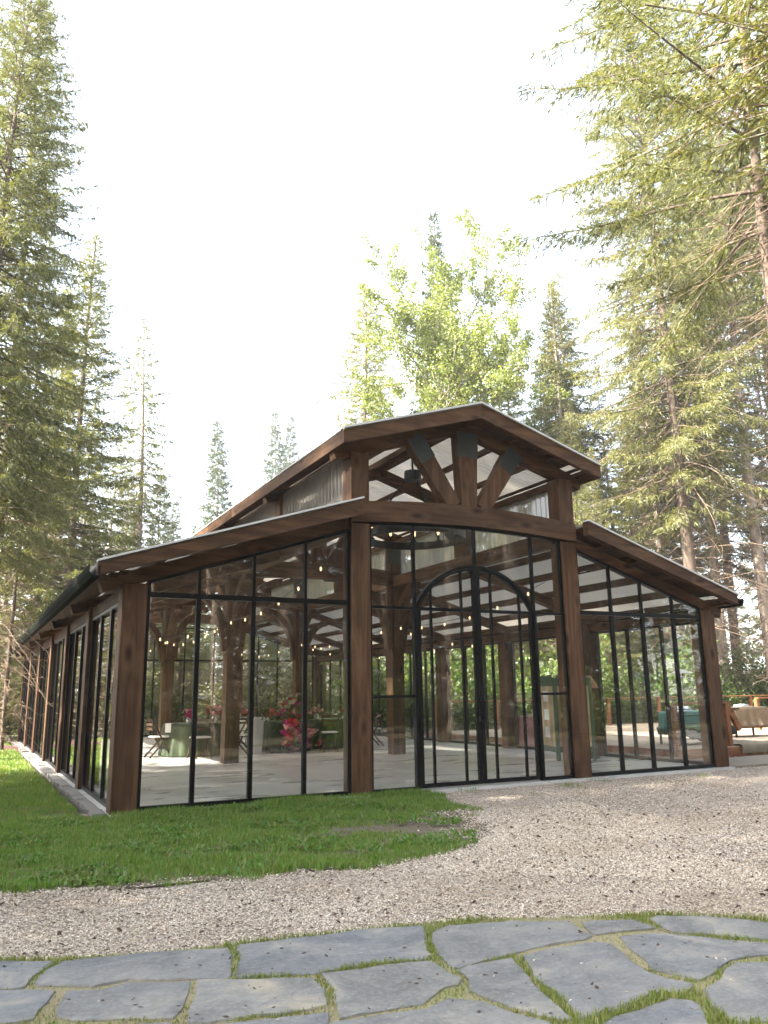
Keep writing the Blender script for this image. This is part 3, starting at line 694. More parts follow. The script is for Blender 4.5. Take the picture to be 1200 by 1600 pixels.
prof = [(0, .03), (0, -.11), (-.09, -.11), (-.13, -.05), (-.14, .0), (-.14, .03), (-.125, .03), (-.125, -.04), (-.085, -.095), (-.015, -.095), (-.015, .03)]
g.prism(prof, lambda u, v, d: (-.352 + u, d, 2.985 + v), -.43, LEN + .33); part('gutter', g, GUT)
g = MB(); g.prism(prof, lambda u, v, d: (XR + .202 - u, d, 2.985 + .05 + v), -.43, LEN + .33); part('gutter', g, GUT)

# corrugated plastic: ridges run down the slope, one shared sheet per kind
def corrugated(length, width, pitch=.1, amp=.016, seg=6):
    n = int(round(width / pitch)) * seg; V = []; F = []
    for i in range(n + 1):
        y = width * i / n; z = amp * (0, 1, 1, 0, -1, -1)[i % seg]
        V += [(0, y, z), (length, y, z)]
    for i in range(n): F.append((2 * i, 2 * i + 1, 2 * i + 3, 2 * i + 2))
    me = bpy.data.meshes.new('corrugated_sheet'); me.from_pydata(V, [], F); me.update(); return me
nsheet = 22; ys0 = -.44; pw = (LEN + .78) / nsheet
def roofs(x0, x1, zf, mat):
    a = Vector((x0, 0, zf(x0))); b = Vector((x1, 0, zf(x1))); me = corrugated((b - a).length, pw - .004); me.materials.append(mat)
    ang = math.atan2(b.z - a.z, abs(b.x - a.x))
    for k in range(nsheet):
        o = bpy.data.objects.new('roof_panel', me); COL.objects.link(o); o.parent = pav
        if x1 > x0: o.location = (x0, ys0 + k * pw, a.z - .006); o.rotation_euler = (0, -ang, 0)
        else: o.location = (x0, ys0 + (k + 1) * pw - .004, a.z - .006); o.rotation_euler = (0, -ang, math.pi)
roofs(XC, XC - 2.5, z_nave, ROOFP); roofs(XC, XC + 2.5, z_nave, ROOFP)
roofs(PX[1] + .02, -.37, z_aisle, ROOFP); roofs(PX[2] + W - .02, XR + .22, z_aisle, ROOFP)
ridge = MB(); ridge.prism([(-.16, -.045), (0, .012), (.16, -.045), (.16, -.038), (0, .022), (-.16, -.038)], lambda u, v, d: (XC + u, d, 6.06 + v), -.44, LEN + .35); part('ridge_cap', ridge, FLASH)
cl = corrugated(0.92, D - W - .06, .14, .026); cl.materials.append(CLERP)
for k in range(NF):
    for i in (1, 2):
        o = bpy.data.objects.new('clerestory_panel', cl); COL.objects.link(o); o.parent = pav
        o.location = (PX[1] + .05 if i == 1 else PX[2] + W - .05, k * D + W + .03, 4.2); o.rotation_euler = (0, -math.pi / 2, 0)
for i in (1, 2):
    x = PX[1] + .1 if i == 1 else PX[2] + W - .2
    part('clerestory_plate', MB().box(x, x + .1, .3, LEN - .1, 5.0, 5.09, .004), WY)

# glazing: each bay is a window wall with frame bars and one pane per cell
def glaze(fn, u0, u1, top, bars, tz, name='window_wall', t=.045, dp=.03, rail=None, thick=.03, skip=None):
    """fn(u, z, d) -> 3-D; top(u) = underside; bars = mullions; tz = transom height"""
    ob = lambda nm, poly, mat, par, a=-dp, b=dp: MB().prism(poly, fn, a, b).build(nm, mat, par)
    fr = MB()
    fr.prism([(u0, .01), (u0 + t, .01), (u0 + t, top(u0 + t)), (u0, top(u0))], fn, -dp, dp)
    fr.prism([(u1 - t, .01), (u1, .01), (u1, top(u1)), (u1 - t, top(u1 - t))], fn, -dp, dp)
    fr.prism([(u0 + t, .01), (u1 - t, .01), (u1 - t, .07), (u0 + t, .07)], fn, -dp - .004, dp + .004)
    us = np.linspace(u0 + t, u1 - t, 9)
    for i in range(8): fr.prism([(us[i], top(us[i]) - .045), (us[i + 1], top(us[i + 1]) - .045), (us[i + 1], top(us[i + 1])), (us[i], top(us[i]))], fn, -dp, dp)
    wall = fr.build(name, BLACK, pav)
    if tz: ob('transom', [(u0 + t, tz - .035), (u1 - t, tz - .035), (u1 - t, tz + .035), (u0 + t, tz + .035)], BLACK, wall, -dp - .006, dp + .006)
    edges = [u0 + t] + list(bars) + [u1 - t]
    lim = tz if tz else None
    for bb in bars:
        if lim:
            ob('mullion', [(bb - thick, .07), (bb + thick, .07), (bb + thick, lim - .035), (bb - thick, lim - .035)], BLACK, wall)
            ob('mullion', [(bb - .02, lim + .035), (bb + .02, lim + .035), (bb + .02, top(bb + .02) - .045), (bb - .02, top(bb - .02) - .045)], BLACK, wall)
        else: ob('mullion', [(bb - thick, .07), (bb + thick, .07), (bb + thick, top(bb) - .045), (bb - thick, top(bb) - .045)], BLACK, wall)
    for i in range(len(edges) - 1):
        a, b = edges[i] + (.0 if i == 0 else .015), edges[i + 1] - (.0 if i == len(edges) - 2 else .015)
        if lim:
            ob('glass_pane', [(a, .07), (b, .07), (b, lim - .03), (a, lim - .03)], GLASS, wall, -.005, .005)
            ob('glass_pane', [(a, lim + .03), (b, lim + .03), (b, top(b) - .04), (a, top(a) - .04)], GLASS, wall, -.005, .005)
        else: ob('glass_pane', [(a, .07), (b, .07), (b, top(b) - .04), (a, top(a) - .04)], GLASS, wall, -.005, .005)
    return wall
yF = .075; TZ = 2.735
front = lambda u, z, d: (u, yF + d, z)
glaze(front, W + .002, PX[1] - .002, lambda u: z_aisle(u) - .372, [1.015, 1.79, 2.57], TZ)
glaze(front, PX[2] + W + .002, PX[3] - .002, lambda u: z_aisle(u) - .372, [8.40, 9.13, 9.90], TZ)
back = lambda u, z, d: (u, LEN - .08 + d, z)
glaze(back, W + .002, PX[1] - .002, lambda u: z_aisle(u) - .372, [1.0, 1.79, 2.6], 2.69)
glaze(back, PX[1] + W + .002, PX[2] - .002, lambda u: 3.9, [4.35, 5.46, 6.57], 2.69)
glaze(back, PX[2] + W + .002, PX[3] - .002, lambda u: z_aisle(u) - .372, [8.3, 9.1, 9.9], 2.69)
for k in range(NF):
    y0 = k * D + W + .002; y1 = (k + 1) * D - .002; b = [y0 + (y1 - y0) / 3, y0 + (y1 - y0) * 2 / 3]
    glaze(lambda u, z, d: (.09 + d, u, z), y0, y1, lambda u: 2.685, b, None)
    glaze(lambda u, z, d: (XR - .09 + d, u, z), y0, y1, lambda u: 2.685, b, None)

# nave front: fixed lights round a pair of arched doors
ZS = 2.69; AX = 5.535; HW = 1.15; RAD = 1.285; AZ = 3.405 - RAD
def arch_z(u, r=RAD): 
    v = r * r - (u - AX) ** 2; return AZ + math.sqrt(max(v, 0))
def beam_lo(u): return 4.065 - .105 * ((u - XC) / ((PX[2] + W - PX[1]) / 2)) ** 2 - .004
u0, u1 = PX[1] + W + .002, PX[2] - .002
P = lambda poly, nm, mat, par, a=-.03, b=.03: MB().prism(poly, front, a, b).build(nm, mat, par)
fr = MB()
for (a, b) in ((u0, u0 + .04), (u1 - .04, u1)): fr.prism([(a, .01), (b, .01), (b, beam_lo(b)), (a, beam_lo(a))], front, -.03, .03)
us = np.linspace(u0 + .04, u1 - .04, 11)
for i in range(10): fr.prism([(us[i], beam_lo(us[i]) - .04), (us[i + 1], beam_lo(us[i + 1]) - .04), (us[i + 1], beam_lo(us[i + 1])), (us[i], beam_lo(us[i]))], front, -.03, .03)
for (a, b) in ((u0 + .04, AX - HW), (AX + HW, u1 - .04)): fr.prism([(a, .01), (b, .01), (b, .06), (a, .06)], front, -.034, .034)
wall = fr.build('window_wall', BLACK, pav)
L0, R0 = AX - HW, AX + HW
for (a, b) in ((u0 + .04, L0 - .02), (R0 + .02, u1 - .04)):
    P([(a, ZS - .02), (b, ZS - .02), (b, ZS + .02), (a, ZS + .02)], 'glazing_bar', BLACK, wall, -.033, .033)
    P([(a, 1.345), (b, 1.345), (b, 1.385), (a, 1.385)], 'glazing_bar', BLACK, wall, -.033, .033)
    P([(a, .06), (b, .06), (b, 1.345), (a, 1.345)], 'glass_pane', GLASS, wall, -.005, .005)
    P([(a, 1.385), (b, 1.385), (b, ZS - .02), (a, ZS - .02)], 'glass_pane', GLASS, wall, -.005, .005)
for (a, b) in ((u0 + .04, L0 - .02), (R0 + .02, u1 - .04)):
    P([(a, ZS + .02), (b, ZS + .02), (b, beam_lo(b) - .035), (a, beam_lo(a) - .035)], 'glass_pane', GLASS, wall, -.005, .005)
for x in (L0, R0): P([(x - .02, ZS + .0), (x + .02, ZS + .0), (x + .02, beam_lo(x) - .04), (x - .02, beam_lo(x) - .04)], 'glazing_bar', BLACK, wall)
P([(AX - .02, arch_z(AX) + .045), (AX + .02, arch_z(AX) + .045), (AX + .02, beam_lo(AX) - .04), (AX - .02, beam_lo(AX) - .04)], 'glazing_bar', BLACK, wall)
for (a, b) in ((L0 + .02, AX - .02), (AX + .02, R0 - .02)):
    xs = np.linspace(a, b, 10); poly = [(x, arch_z(x) + .03) for x in xs] + [(b, beam_lo(b) - .035), (a, beam_lo(a) - .035)]
    P(poly, 'glass_pane', GLASS, wall, -.005, .005)
# arched frame
af = MB(); n = 28; xs = [AX + HW * math.sin(t) for t in np.linspace(-math.pi / 2, math.pi / 2, n + 1)]
an = [math.asin(max(-1, min(1, (x - AX) / RAD))) for x in (L0, R0)]; th = np.linspace(an[0], an[1], n + 1)
ring = lambda r, t: (AX + r * math.sin(t), AZ + r * math.cos(t))
for i in range(n):
    af.prism([ring(RAD - .022, th[i]), ring(RAD - .022, th[i + 1]), ring(RAD + .022, th[i + 1]), ring(RAD + .022, th[i])], front, -.045, .045)
    af.prism([ring(RAD - .06, th[i]), ring(RAD - .06, th[i + 1]), ring(RAD - .035, th[i + 1]), ring(RAD - .035, th[i])], front, -.03, .03)
for x in (L0, R0): af.prism([(x - .028, .01), (x + .028, .01), (x + .028, ZS + .04), (x - .028, ZS + .04)], front, -.045, .045)
doorp = af.build('arched_doorway', BLACK, pav)
for sg in (-1, 1):
    s0 = AX + sg * .012; s1 = AX + sg * (HW - .05)
    q = lambda a, b, c, d: [(min(a, b), c), (max(a, b), c), (max(a, b), d), (min(a, b), d)]
    zt = lambda x: arch_z(x, RAD - .06)
    lf = MB(); lf.prism(q(s0, s0 + sg * .06, .03, zt(s0 + sg * .03)), front, -.025, .025); lf.prism(q(s1, s1 - sg * .055, .03, ZS - .02), front, -.025, .025)
    lf.prism(q(s0 + sg * .06, s1 - sg * .055, .03, .09), front, -.025, .025); lf.prism(q(s0 + sg * .06, s1 - sg * .055, ZS - .025, ZS + .025), front, -.025, .025)
    lf.build('door_leaf', BLACK, doorp)
    bars = [AX + sg * .285, AX + sg * .855]
    for b in bars:
        P(q(b - .018, b + .018, .09, ZS - .025), 'door_bar', BLACK, doorp, -.02, .02)
        P(q(b - .018, b + .018, ZS + .025, zt(b) + .01), 'door_bar', BLACK, doorp, -.02, .02)
    ed = [s0 + sg * .06] + bars + [s1 - sg * .055]
    for i in range(3):
        a, b = sorted((ed[i], ed[i + 1])); P(q(a, b, .09, ZS - .025), 'glass_pane', GLASS, doorp, -.005, .005)
        xs = np.linspace(a, b, 7); P([(a, ZS + .02), (b, ZS + .02)] + [(x, max(zt(x) + .01, ZS + .021)) for x in xs[::-1]], 'glass_pane', GLASS, doorp, -.005, .005)
    hb = MB(); hx = AX + sg * .045; hb.box(hx - .02, hx + .02, yF - .09, yF - .07, .95, 1.28, .004); hb.box(hx - .012, hx + .012, yF - .07, yF - .024, 1.0, 1.03); hb.box(hx - .012, hx + .012, yF - .07, yF - .024, 1.2, 1.23)
    hb.build('handle', BLACK, doorp)

# ------------------------------------------------ furniture inside
def cloth_mesh(r, h, amp, nf, name, sq=None, foot=.02):
    n = 72; rings = [(0.0, h), (.5, h), (.97, h), (1.0, h - .012), (1.01, h - .08), (1.03, h * .6), (1.05, h * .3), (1.07, foot)]
    V = []; F = []; ph = random.uniform(0, 6)
    for i, (s, z) in enumerate(rings):
        for k in range(n):
            t = 2 * math.pi * k / n; w = max(0, (i - 3) / 4)
            rr = s * (1 + amp * w * (math.sin(nf * t + ph) + .5 * math.sin((nf * 1.7 // 1) * t + 1 + ph)))
            if sq:
                c, s_ = math.cos(t), math.sin(t); q = (abs(c) ** 5 + abs(s_) ** 5) ** (-.2); V.append((sq[0] * rr * c * q, sq[1] * rr * s_ * q, z))
            else: V.append((r * rr * math.cos(t), r * rr * math.sin(t), z))
    for i in range(len(rings) - 1):
        for k in range(n): F.append((i * n + k, i * n + (k + 1) % n, (i + 1) * n + (k + 1) % n, (i + 1) * n + k))
    me = bpy.data.meshes.new(name); me.from_pydata(V, [], F); me.update(); me.flip_normals() if me.polygons[n * 5].normal.dot(me.polygons[n * 5].center) < 0 else None
    return me
FZ = .008
def make_chair(label, group):
    t = thing('folding_chair', label, 'chair', group=group)
    MB().box(-.21, .21, -.2, .2, .42, .445, .006).build('seat', CHW, t)
    MB().box(-.2, .2, -.19, .19, .446, .486, .015).build('seat_cushion', WHITE, t)
    b = MB()
    for z in (.62, .72, .82): b.box(-.195, .195, .226, .244, z, z + .07, .004)
    b.build('backrest', CHW, t)
    for s in (-1, 1):
        MB().beam((s * .205, .28, .92), (s * .205, -.24, 0), .025, .04, .003).build('leg', CHW, t)
        MB().beam((s * .175, -.14, .43), (s * .175, .27, 0), .025, .036, .003).build('leg', CHW, t)
    MB().box(-.17, .17, .2, .22, .1, .125).build('stretcher', CHW, t)
    return t
tables = [(3.45, 9.45, .80, 'moss green velvet cloth on the round table nearest the left corner post'),
          (7.10, 9.60, .78, 'moss green velvet cloth on the round table beside the second front post')]
chair0 = None
GRPC = 'brown folding chairs round the dinner tables'
def chair(x, y, rz, label):
    global chair0
    if chair0 is None:
        chair0 = make_chair(label, GRPC); chair0.location = (x, y, FZ); chair0.rotation_euler = (0, 0, rz); return chair0
    return copy_tree(chair0, (x, y, FZ), rz, label, GRPC)
def round_table(x, y, r, clab, mat=VELVET, tl='round dinner table hidden under its floor length cloth near the left corner', h=.755):
    t = thing('round_table', tl, 'table', (x, y, FZ))
    MB().lathe([(.001, h - .012), (r * .95, h - .012), (r * .95, h - .04), (.001, h - .04)], 32).build('tabletop', CHW, t)
    MB().lathe([(.001, h - .04), (.05, h - .04), (.05, .05), (.3, .03), (.3, 0), (.001, 0)], 16).build('pedestal', CHW, t)
    o = link('tablecloth', cloth_mesh(r, h, .055, 17, 'tablecloth'), mat, None, (x, y, FZ), True); tag(o, clab, 'tablecloth'); return o
def ruffle(seed):
    r = np.random.default_rng(seed); V = []; F = []
    # layered cupped petals round a centre
    for ring, (n, rad, z, tilt, s) in enumerate(((3, .25, .45, 1.25, .55), (5, .5, .3, .95, .7), (7, .75, .05, .5, .8))):
        for k in range(n):
            a = 2 * math.pi * (k + r.uniform(-.2, .2)) / n + ring; ca, sa = math.cos(a), math.sin(a)
            def pt(u, v):   # u along petal, v across
                x = rad * .3 + u * s * math.cos(tilt); zz = z * .2 + u * s * math.sin(tilt); y = v * s * .62 * (1 - .25 * u)
                x -= v * v * .25
                return (x * ca - y * sa, x * sa + y * ca, zz)
            b = len(V)
            for (u, v) in ((0, -.25), (0, .25), (.6, -.75), (.6, .75), (1, -.35), (1, .35), (.62, 0)): V.append(pt(u, v))
            F += [(b, b + 1, b + 6), (b, b + 6, b + 2), (b + 1, b + 3, b + 6), (b + 2, b + 6, b + 4), (b + 6, b + 3, b + 5), (b + 6, b + 5, b + 4)]
    me = bpy.data.meshes.new('blossom'); me.from_pydata(V, [], F); me.update(); return me
BLOOM = []
for i, pm in enumerate(PETALS):
    q = ruffle(i); q.materials.append(pm); BLOOM.append(q)
def leaf_cloud(name, pts, L, mat, parent=None, droop=0.0):
    pts = np.asarray(pts); n = len(pts); d = rng.normal(0, 1, (n, 3)); d[:, 2] -= droop; d /= np.linalg.norm(d, axis=1)[:, None]
    return link(name, kite_mesh(name, pts, d, L * rng.uniform(.6, 1.3, n), L * .28 * rng.uniform(.7, 1.2, n)), mat, parent)
def kite_mesh(name, base, d, L, Wd):
    n = len(base); r = rng.normal(0, 1, (n, 3)); p = np.cross(d, r); p /= np.linalg.norm(p, axis=1)[:, None] + 1e-9
    L = L[:, None]; w = Wd[:, None]
    V = np.stack([base, base + d * L * .42 + p * w, base + d * L, base + d * L * .42 - p * w], 1).reshape(-1, 3)
    return mesh_np(name, V, (np.arange(n)[:, None] * 4 + np.arange(4)[None]))
def bouquet(name, label, loc, pts, sizes, weights, vase=None, nleaf=90, leafr=.22, group=None):
    t = thing(name, label, 'flowers', loc, group=group)
    if vase: MB().lathe(vase, 16).build('vase', CERAM, t, smooth=True)
    P0 = np.array(pts); lp = P0[rng.integers(0, len(P0), nleaf)] + rng.normal(0, leafr * .35, (nleaf, 3)) - np.array([0, 0, .02])
    lp[:, 2] = np.maximum(lp[:, 2], .0)
    leaf_cloud('leaves', lp, .13, FLEAF, t)
    for p, s in zip(pts, sizes):
        o = bpy.data.objects.new('blossom', random.choices(BLOOM, weights)[0]); COL.objects.link(o); o.parent = t
        s *= 1.6; o.location = p; o.scale = (s, s, s); o.rotation_euler = (random.uniform(-.9, .6), random.uniform(-.8, .8), random.uniform(0, 6))
    return t
VASE = [(.001, 0), (.05, 0), (.07, .06), (.05, .13), (.045, .15), (.001, .15)]
def low_piece(x, y, z, label, w, n=16, rad=.2, h=.2):
    pts = []; sz = []
    for i in range(n):
        a = random.uniform(0, 6.28); q = random.random() ** .5 * rad
        pts.append((q * math.cos(a), q * math.sin(a), .13 + h * random.random() * (1.1 - q / rad * .6))); sz.append(random.uniform(.045, .085))
    return bouquet('flower_centrepiece', label, (x, y, z), pts, sz, w, VASE, 70, .25)
round_table(*tables[0]); round_table(*tables[1], tl='round dinner table hidden under its cloth near the second front post')
low_piece(3.2, 9.25, FZ + .757, 'magenta and blush flowers at the left end of the nearest round table', (5, 2, 1, 3, .5), 12, .14, .18)
low_piece(3.95, 9.7, FZ + .757, 'tall coral and red flowers between two mullions on the left round table', (2, 4, 3, 2, .3), 20, .2, .32)
low_piece(7.5, 9.35, FZ + .757, 'red and magenta flowers on the round table beside the second front post', (4, 4, 1, 1, 0), 14, .15, .26)
low_piece(6.75, 9.75, FZ + .757, 'low blush pink flowers on the round table beside the second front post', (1, 1, 1, 4, 1), 12, .18, .12)
for (x, y, rz, lb) in ((2.50, 9.25, R(100), 'brown folding chair with white cushion at left end of the nearest table'),
                       (3.25, 8.30, R(188), 'brown folding chair with its back to the lawn at the nearest table'),
                       (4.35, 8.75, R(235), 'brown folding chair right of the nearest table, partly behind a mullion'),
                       (3.6, 10.7, R(-5), 'brown folding chair on the far side of the nearest table'),
                       (6.55, 8.42, R(165), 'brown folding chair with its back turned, right of the cascading flowers'),
                       (7.45, 8.50, R(200), 'brown folding chair half hidden by the second front post'),
                       (8.3, 9.5, R(265), 'brown folding chair at the right end of the second round table'),
                       (7.2, 10.9, R(0), 'brown folding chair on the far side of the second round table')): chair(x, y, rz, lb)
# the head table with flowers that spill to the floor
t = thing('head_table', 'small head table under green velvet with flowers cascading down its front', 'table', (5.62, 9.0, FZ))
MB().box(-.5, .5, -.28, .28, .71, .74).build('tabletop', CHW, t)
for sx in (-1, 1):
    for sy in (-1, 1): MB().box(sx * .45 - .02, sx * .45 + .02, sy * .23 - .02, sy * .23 + .02, 0, .71).build('leg', CHW, t)
tag(link('tablecloth', cloth_mesh(1, .755, .04, 12, 'tablecloth', (.54, .32)), VELVET, None, (5.62, 9.0, FZ), True), 'green velvet cloth behind the spilling magenta flowers', 'tablecloth')
pts = []; sz = []
for i in range(30):
    pts.append((random.uniform(-.42, .45), random.uniform(-.15, .15), .02 + abs(random.gauss(0, .16)) + (.1 if random.random() < .2 else 0))); sz.append(random.uniform(.06, .11))
bouquet('table_garland', 'red and coral flower garland along the top of the head table', (5.62, 8.98, FZ + .758), pts, sz, (3, 5, 4, 1, .3), None, 220, .3)
pts = []; sz = []
for i in range(46):
    h = random.random() ** .8 * .66; pts.append((.05 + random.gauss(0, .17) + (.24 if h < .4 and random.random() < .4 else 0), -.16 - random.random() * .2, h + .04)); sz.append(random.uniform(.07, .13))
bouquet('floor_flowers', 'large magenta and pale pink flowers piled on the floor before the head table', (5.58, 8.62, FZ), pts, sz, (8, 1, .5, 5, 1), None, 150, .3)
tag(leaf_cloud('flower_spike', [(random.gauss(0, .03), random.gauss(0, .03), h) for h in np.linspace(0, .55, 160)], .07, PETALS[4], None), 'tall cream flower spike rising over the head table', 'flowers').location = (5.45, 9.0, FZ + .78)
# a white clothed table farther back
round_table(5.75, 12.6, .62, 'white cloth on the far round table between the two green ones', WHITE, 'far round table hidden under a white cloth')
low_piece(5.75, 12.5, FZ + .757, 'soft pink flowers on the far white clothed table', (2, 1, 2, 4, 1), 14, .22, .2)
chair(5.25, 11.7, R(160), 'brown folding chair in front of the far white table'); chair(6.45, 12.0, R(230), 'brown folding chair with white cushion right of the far white table')
for (x, y, rz, lb) in ((2.72, 9.12, .3, 'white napkin hanging over the left edge of the nearest table'), (7.6, 8.95, .9, 'white napkin on the table edge beside the second front post')):
    mb = MB(); mb.box(-.07, .07, -.09, .10, 0, .008); mb.box(-.07, .07, -.10, -.088, -.2, .008)
    tag(mb.build('napkin', WHITE, None, (x, y, FZ + .765)), lb, 'napkin').rotation_euler = (0, 0, rz - .9)
gm = MB().lathe([(.03, 0), (.03, .004), (.004, .008), (.004, .08), (.03, .11), (.034, .15), (.028, .18)], 10).mesh('wine_glass'); gm.materials.append(GLASS)
for (tx, ty, r) in ((3.45, 9.45, .55), (7.1, 9.6, .52)):
    for k in range(7):
        o = bpy.data.objects.new('wine_glass', gm); COL.objects.link(o); a = k * .9 + .3; o.location = (tx + r * math.cos(a), ty + r * math.sin(a), FZ + .757)
        tag(o, 'clear wine glass standing on a moss green velvet table', 'glass', 'wine glasses on the green tables')

# ------------------------------------------------ folding screen with cards
t = thing('folding_screen', 'zigzag folding screen with green frames and cream boards', 'screen', (0, 0, FZ))
hp = [(9.56, 3.74), (9.24, 2.80), (10.02, 3.30), (9.84, 2.36)]
for i in range(3):
    a, b = Vector(hp[i]), Vector(hp[i + 1]); L = (b - a).length; d = (b - a) / L; n_ = Vector((-d.y, d.x))
    fn = lambda u, v, dd: (a.x + d.x * u + n_.x * dd, a.y + d.y * u + n_.y * dd, v)
    fr = MB()
    top = lambda u: 1.62 + .11 * math.sin(math.pi * u / L) ** 1.0 - .03 * math.cos(4 * math.pi * u / L)
    for (p, q) in ((.008, .085), (L - .085, L - .008)): fr.prism([(p, 0), (q, 0), (q, 1.66), (p, 1.66)], fn, -.018, .018)
    us = np.linspace(.085, L - .085, 9)
    for j in range(8): fr.prism([(us[j], 1.5), (us[j + 1], 1.5), (us[j + 1], top(us[j + 1])), (us[j], top(us[j]))], fn, -.016, .016)
    fr.prism([(.085, .16), (L - .085, .16), (L - .085, .27), (.085, .27)], fn, -.016, .016)
    fo = fr.build('screen_panel', SCRG, t); pb = MB(); k = 5; w = (L - .17) / k
    for j in range(k):
        bo = MB().prism([(.085 + j * w + .002, .27), (.085 + (j + 1) * w - .002, .27), (.085 + (j + 1) * w - .002, 1.5), (.085 + j * w + .002, 1.5)], fn, -.008, .008).build('board', PLK, fo)
    if i == 0:
        for z, lb in ((1.18, 'white card pinned at the top of the folding screen'), (.80, 'white card pinned halfway up the folding screen'), (.44, 'lowest white card pinned to the folding screen')):
            c = MB().prism([(.30, z), (.58, z), (.58, z + .22), (.30, z + .22)], fn, -.014, -.010); tag(c.build('paper_card', PAPER, None, (0, 0, FZ)), lb, 'card')
# lamp behind the screen
t = thing('floor_lamp', 'floor lamp with a terracotta shade behind the folding screen', 'lamp', (10.28, 2.95, FZ))
MB().lathe([(.001, 0), (.15, 0), (.15, .02), (.015, .04), (.015, 1.5), (.001, 1.5)], 16).build('stem', BLACK, t)
MB().lathe([(.06, 1.72), (.22, 1.45), (.215, 1.45), (.055, 1.72)], 20).build('lamp_shade', TRIM, t, smooth=True)

# ------------------------------------------------ chandelier and string lights
t = thing('chandelier', 'black ring chandelier on three rods under the nave roof', 'chandelier', (XC - .1, 1.75, 0))
MB().tube([(0, 0, 5.38), (0, 0, 5.86)], .018, 6).build('hanging_rod', BLACK, t)
MB().lathe([(.001, 5.44), (.15, 5.44), (.16, 5.4), (.16, 5.28), (.15, 5.26), (.001, 5.26)], 16).build('hub', STEEL, t, smooth=False)
RR = .92; rg = MB()
n = 40
for i in range(n):
    a0, a1 = 2 * math.pi * i / n, 2 * math.pi * (i + 1) / n
    rg.prism([(RR - .02, 4.12), (RR + .02, 4.12), (RR + .02, 4.26), (RR - .02, 4.26)], lambda u, v, d: (u * math.cos(d), u * math.sin(d), v), a0, a1)
rg.build('ring', BLACK, t)
for k in range(3):
    a = 2 * math.pi * k / 3 + .5; MB().tube([(.13 * math.cos(a), .13 * math.sin(a), 5.28), (RR * math.cos(a), RR * math.sin(a), 4.24)], .014, 5).build('rod', BLACK, t)
cm = MB().lathe([(.001, 4.26), (.05, 4.26), (.05, 4.28), (.025, 4.285), (.025, 4.37), (.001, 4.37)], 10).mesh('candle_holder'); cm.materials.append(BLACK)
bm_ = MB().lathe([(.001, 4.37), (.018, 4.38), (.03, 4.43), (.018, 4.48), (.001, 4.5)], 8).mesh('bulb'); bm_.materials.append(BULB)
for k in range(12):
    a = 2 * math.pi * k / 12
    for nm, me in (('candle_holder', cm), ('bulb', bm_)):
        o = bpy.data.objects.new(nm, me); COL.objects.link(o); o.parent = t; o.location = (RR * math.cos(a), RR * math.sin(a), 0)
sb = MB().lathe([(.001, -.09), (.013, -.08), (.02, -.06), (.016, -.035), (.01, -.02), (.001, -.02)], 8).mesh('bulb'); sb.materials.append(BULB)
def string(label, pts, nb, sag=.25):
    t = thing('string_light', label, 'string lights', pts[0], group='bulb strings inside the hall'); cable = MB(); P0 = Vector(pts[0])
    for a, b in zip(pts[:-1], pts[1:]):
        a = Vector(a); b = Vector(b); q = [a.lerp(b, i / 10) - Vector((0, 0, sag * 4 * (i / 10) * (1 - i / 10))) - P0 for i in range(11)]
        cable.tube(q, .006, 4, False)
        for j in range(nb):
            u = (j + .5) / nb; p = a.lerp(b, u) - Vector((0, 0, sag * 4 * u * (1 - u))) - P0
            o = bpy.data.objects.new('bulb', sb); COL.objects.link(o); o.parent = t; o.location = p
    cable.build('cable', BLACK, t)
string('warm bulb string sagging along the left aisle posts', [(3.2, .5, 3.55), (3.2, 6.4, 3.0), (3.2, 12.8, 3.0), (3.2, 18.8, 3.0)], 6)
string('warm bulb string sagging along the right side of the nave', [(7.3, .5, 3.3), (7.3, 6.4, 3.0), (7.3, 12.8, 3.0), (7.3, 18.8, 3.0)], 6)
string('warm bulb string crossing the left aisle beyond the corner post', [(.35, 6.2, 2.65), (3.3, 6.5, 2.9), (.35, 12.8, 2.62)], 5, .15)
string('warm bulb string crossing the right aisle under the roof panels', [(7.6, 6.5, 2.95), (10.5, 6.4, 2.62), (7.6, 12.8, 2.9), (10.5, 12.8, 2.6)], 5, .15)

# ------------------------------------------------ deck beside the hall
DZ0 = .16
dk = tag(MB().box(11.75, 34, 1.955, 12.6, DZ0 - .04, DZ0).build('deck', DECKM), kind='structure')
MB().box(11.75, 34, 1.915, 1.953, -.07, DZ0 - .005, .004).build('rim_board', DX, dk)
MB().box(11.71, 11.748, 1.915, 12.6, -.12, DZ0 - .005, .004).build('rim_board', DY, dk)
tag(MB().box(XR + .03, 11.705, 1.94, 12.6, -.25, .012).build('side_apron', APRON), kind='structure')
def railing(label, a, b, step, post_first=True):
    a = Vector((a[0], a[1], 0)); b = Vector((b[0], b[1], 0)); L = (b - a).length; t = thing('railing', label, 'railing', (a.x, a.y, DZ0)); d = (b - a) / L
    n = max(1, round(L / step)); s = Vector((-d.y, d.x, 0))
    for i in range(n + 1):
        p = d * (L * i / n); MB().obox(p + Vector((0, 0, .46)), (.055, .055, .46), Matrix((d, s, Vector((0, 0, 1)))).transposed(), .005).build('post', DZ, t)
    MB().beam((0, 0, .94), tuple(d * L + Vector((0, 0, .94))), .15, .04, .004).build('top_rail', DX, t)
    for z in (.2, .36, .52, .68, .82): MB().beam((0, 0, z), tuple(d * L + Vector((0, 0, z))), .016, .016).build('bar', BLACK, t)
    return t
railing('long cedar railing with black bars along the far side of the deck', (12.0, 12.4), (33.5, 11.5), 2.4)
railing('cedar railing with black bars crossing the deck behind the tan table', (19.9, 6.4), (33, 6.2), 2.2)
rl = railing('short cedar railing at the near edge of the deck by the corner post', (11.85, 2.1), (13.45, 2.1), 1.6)
MB().beam((1.6, .0, .92), (1.95, -.02, .35), .09, .13, .004).build('diagonal_brace', DX, rl)
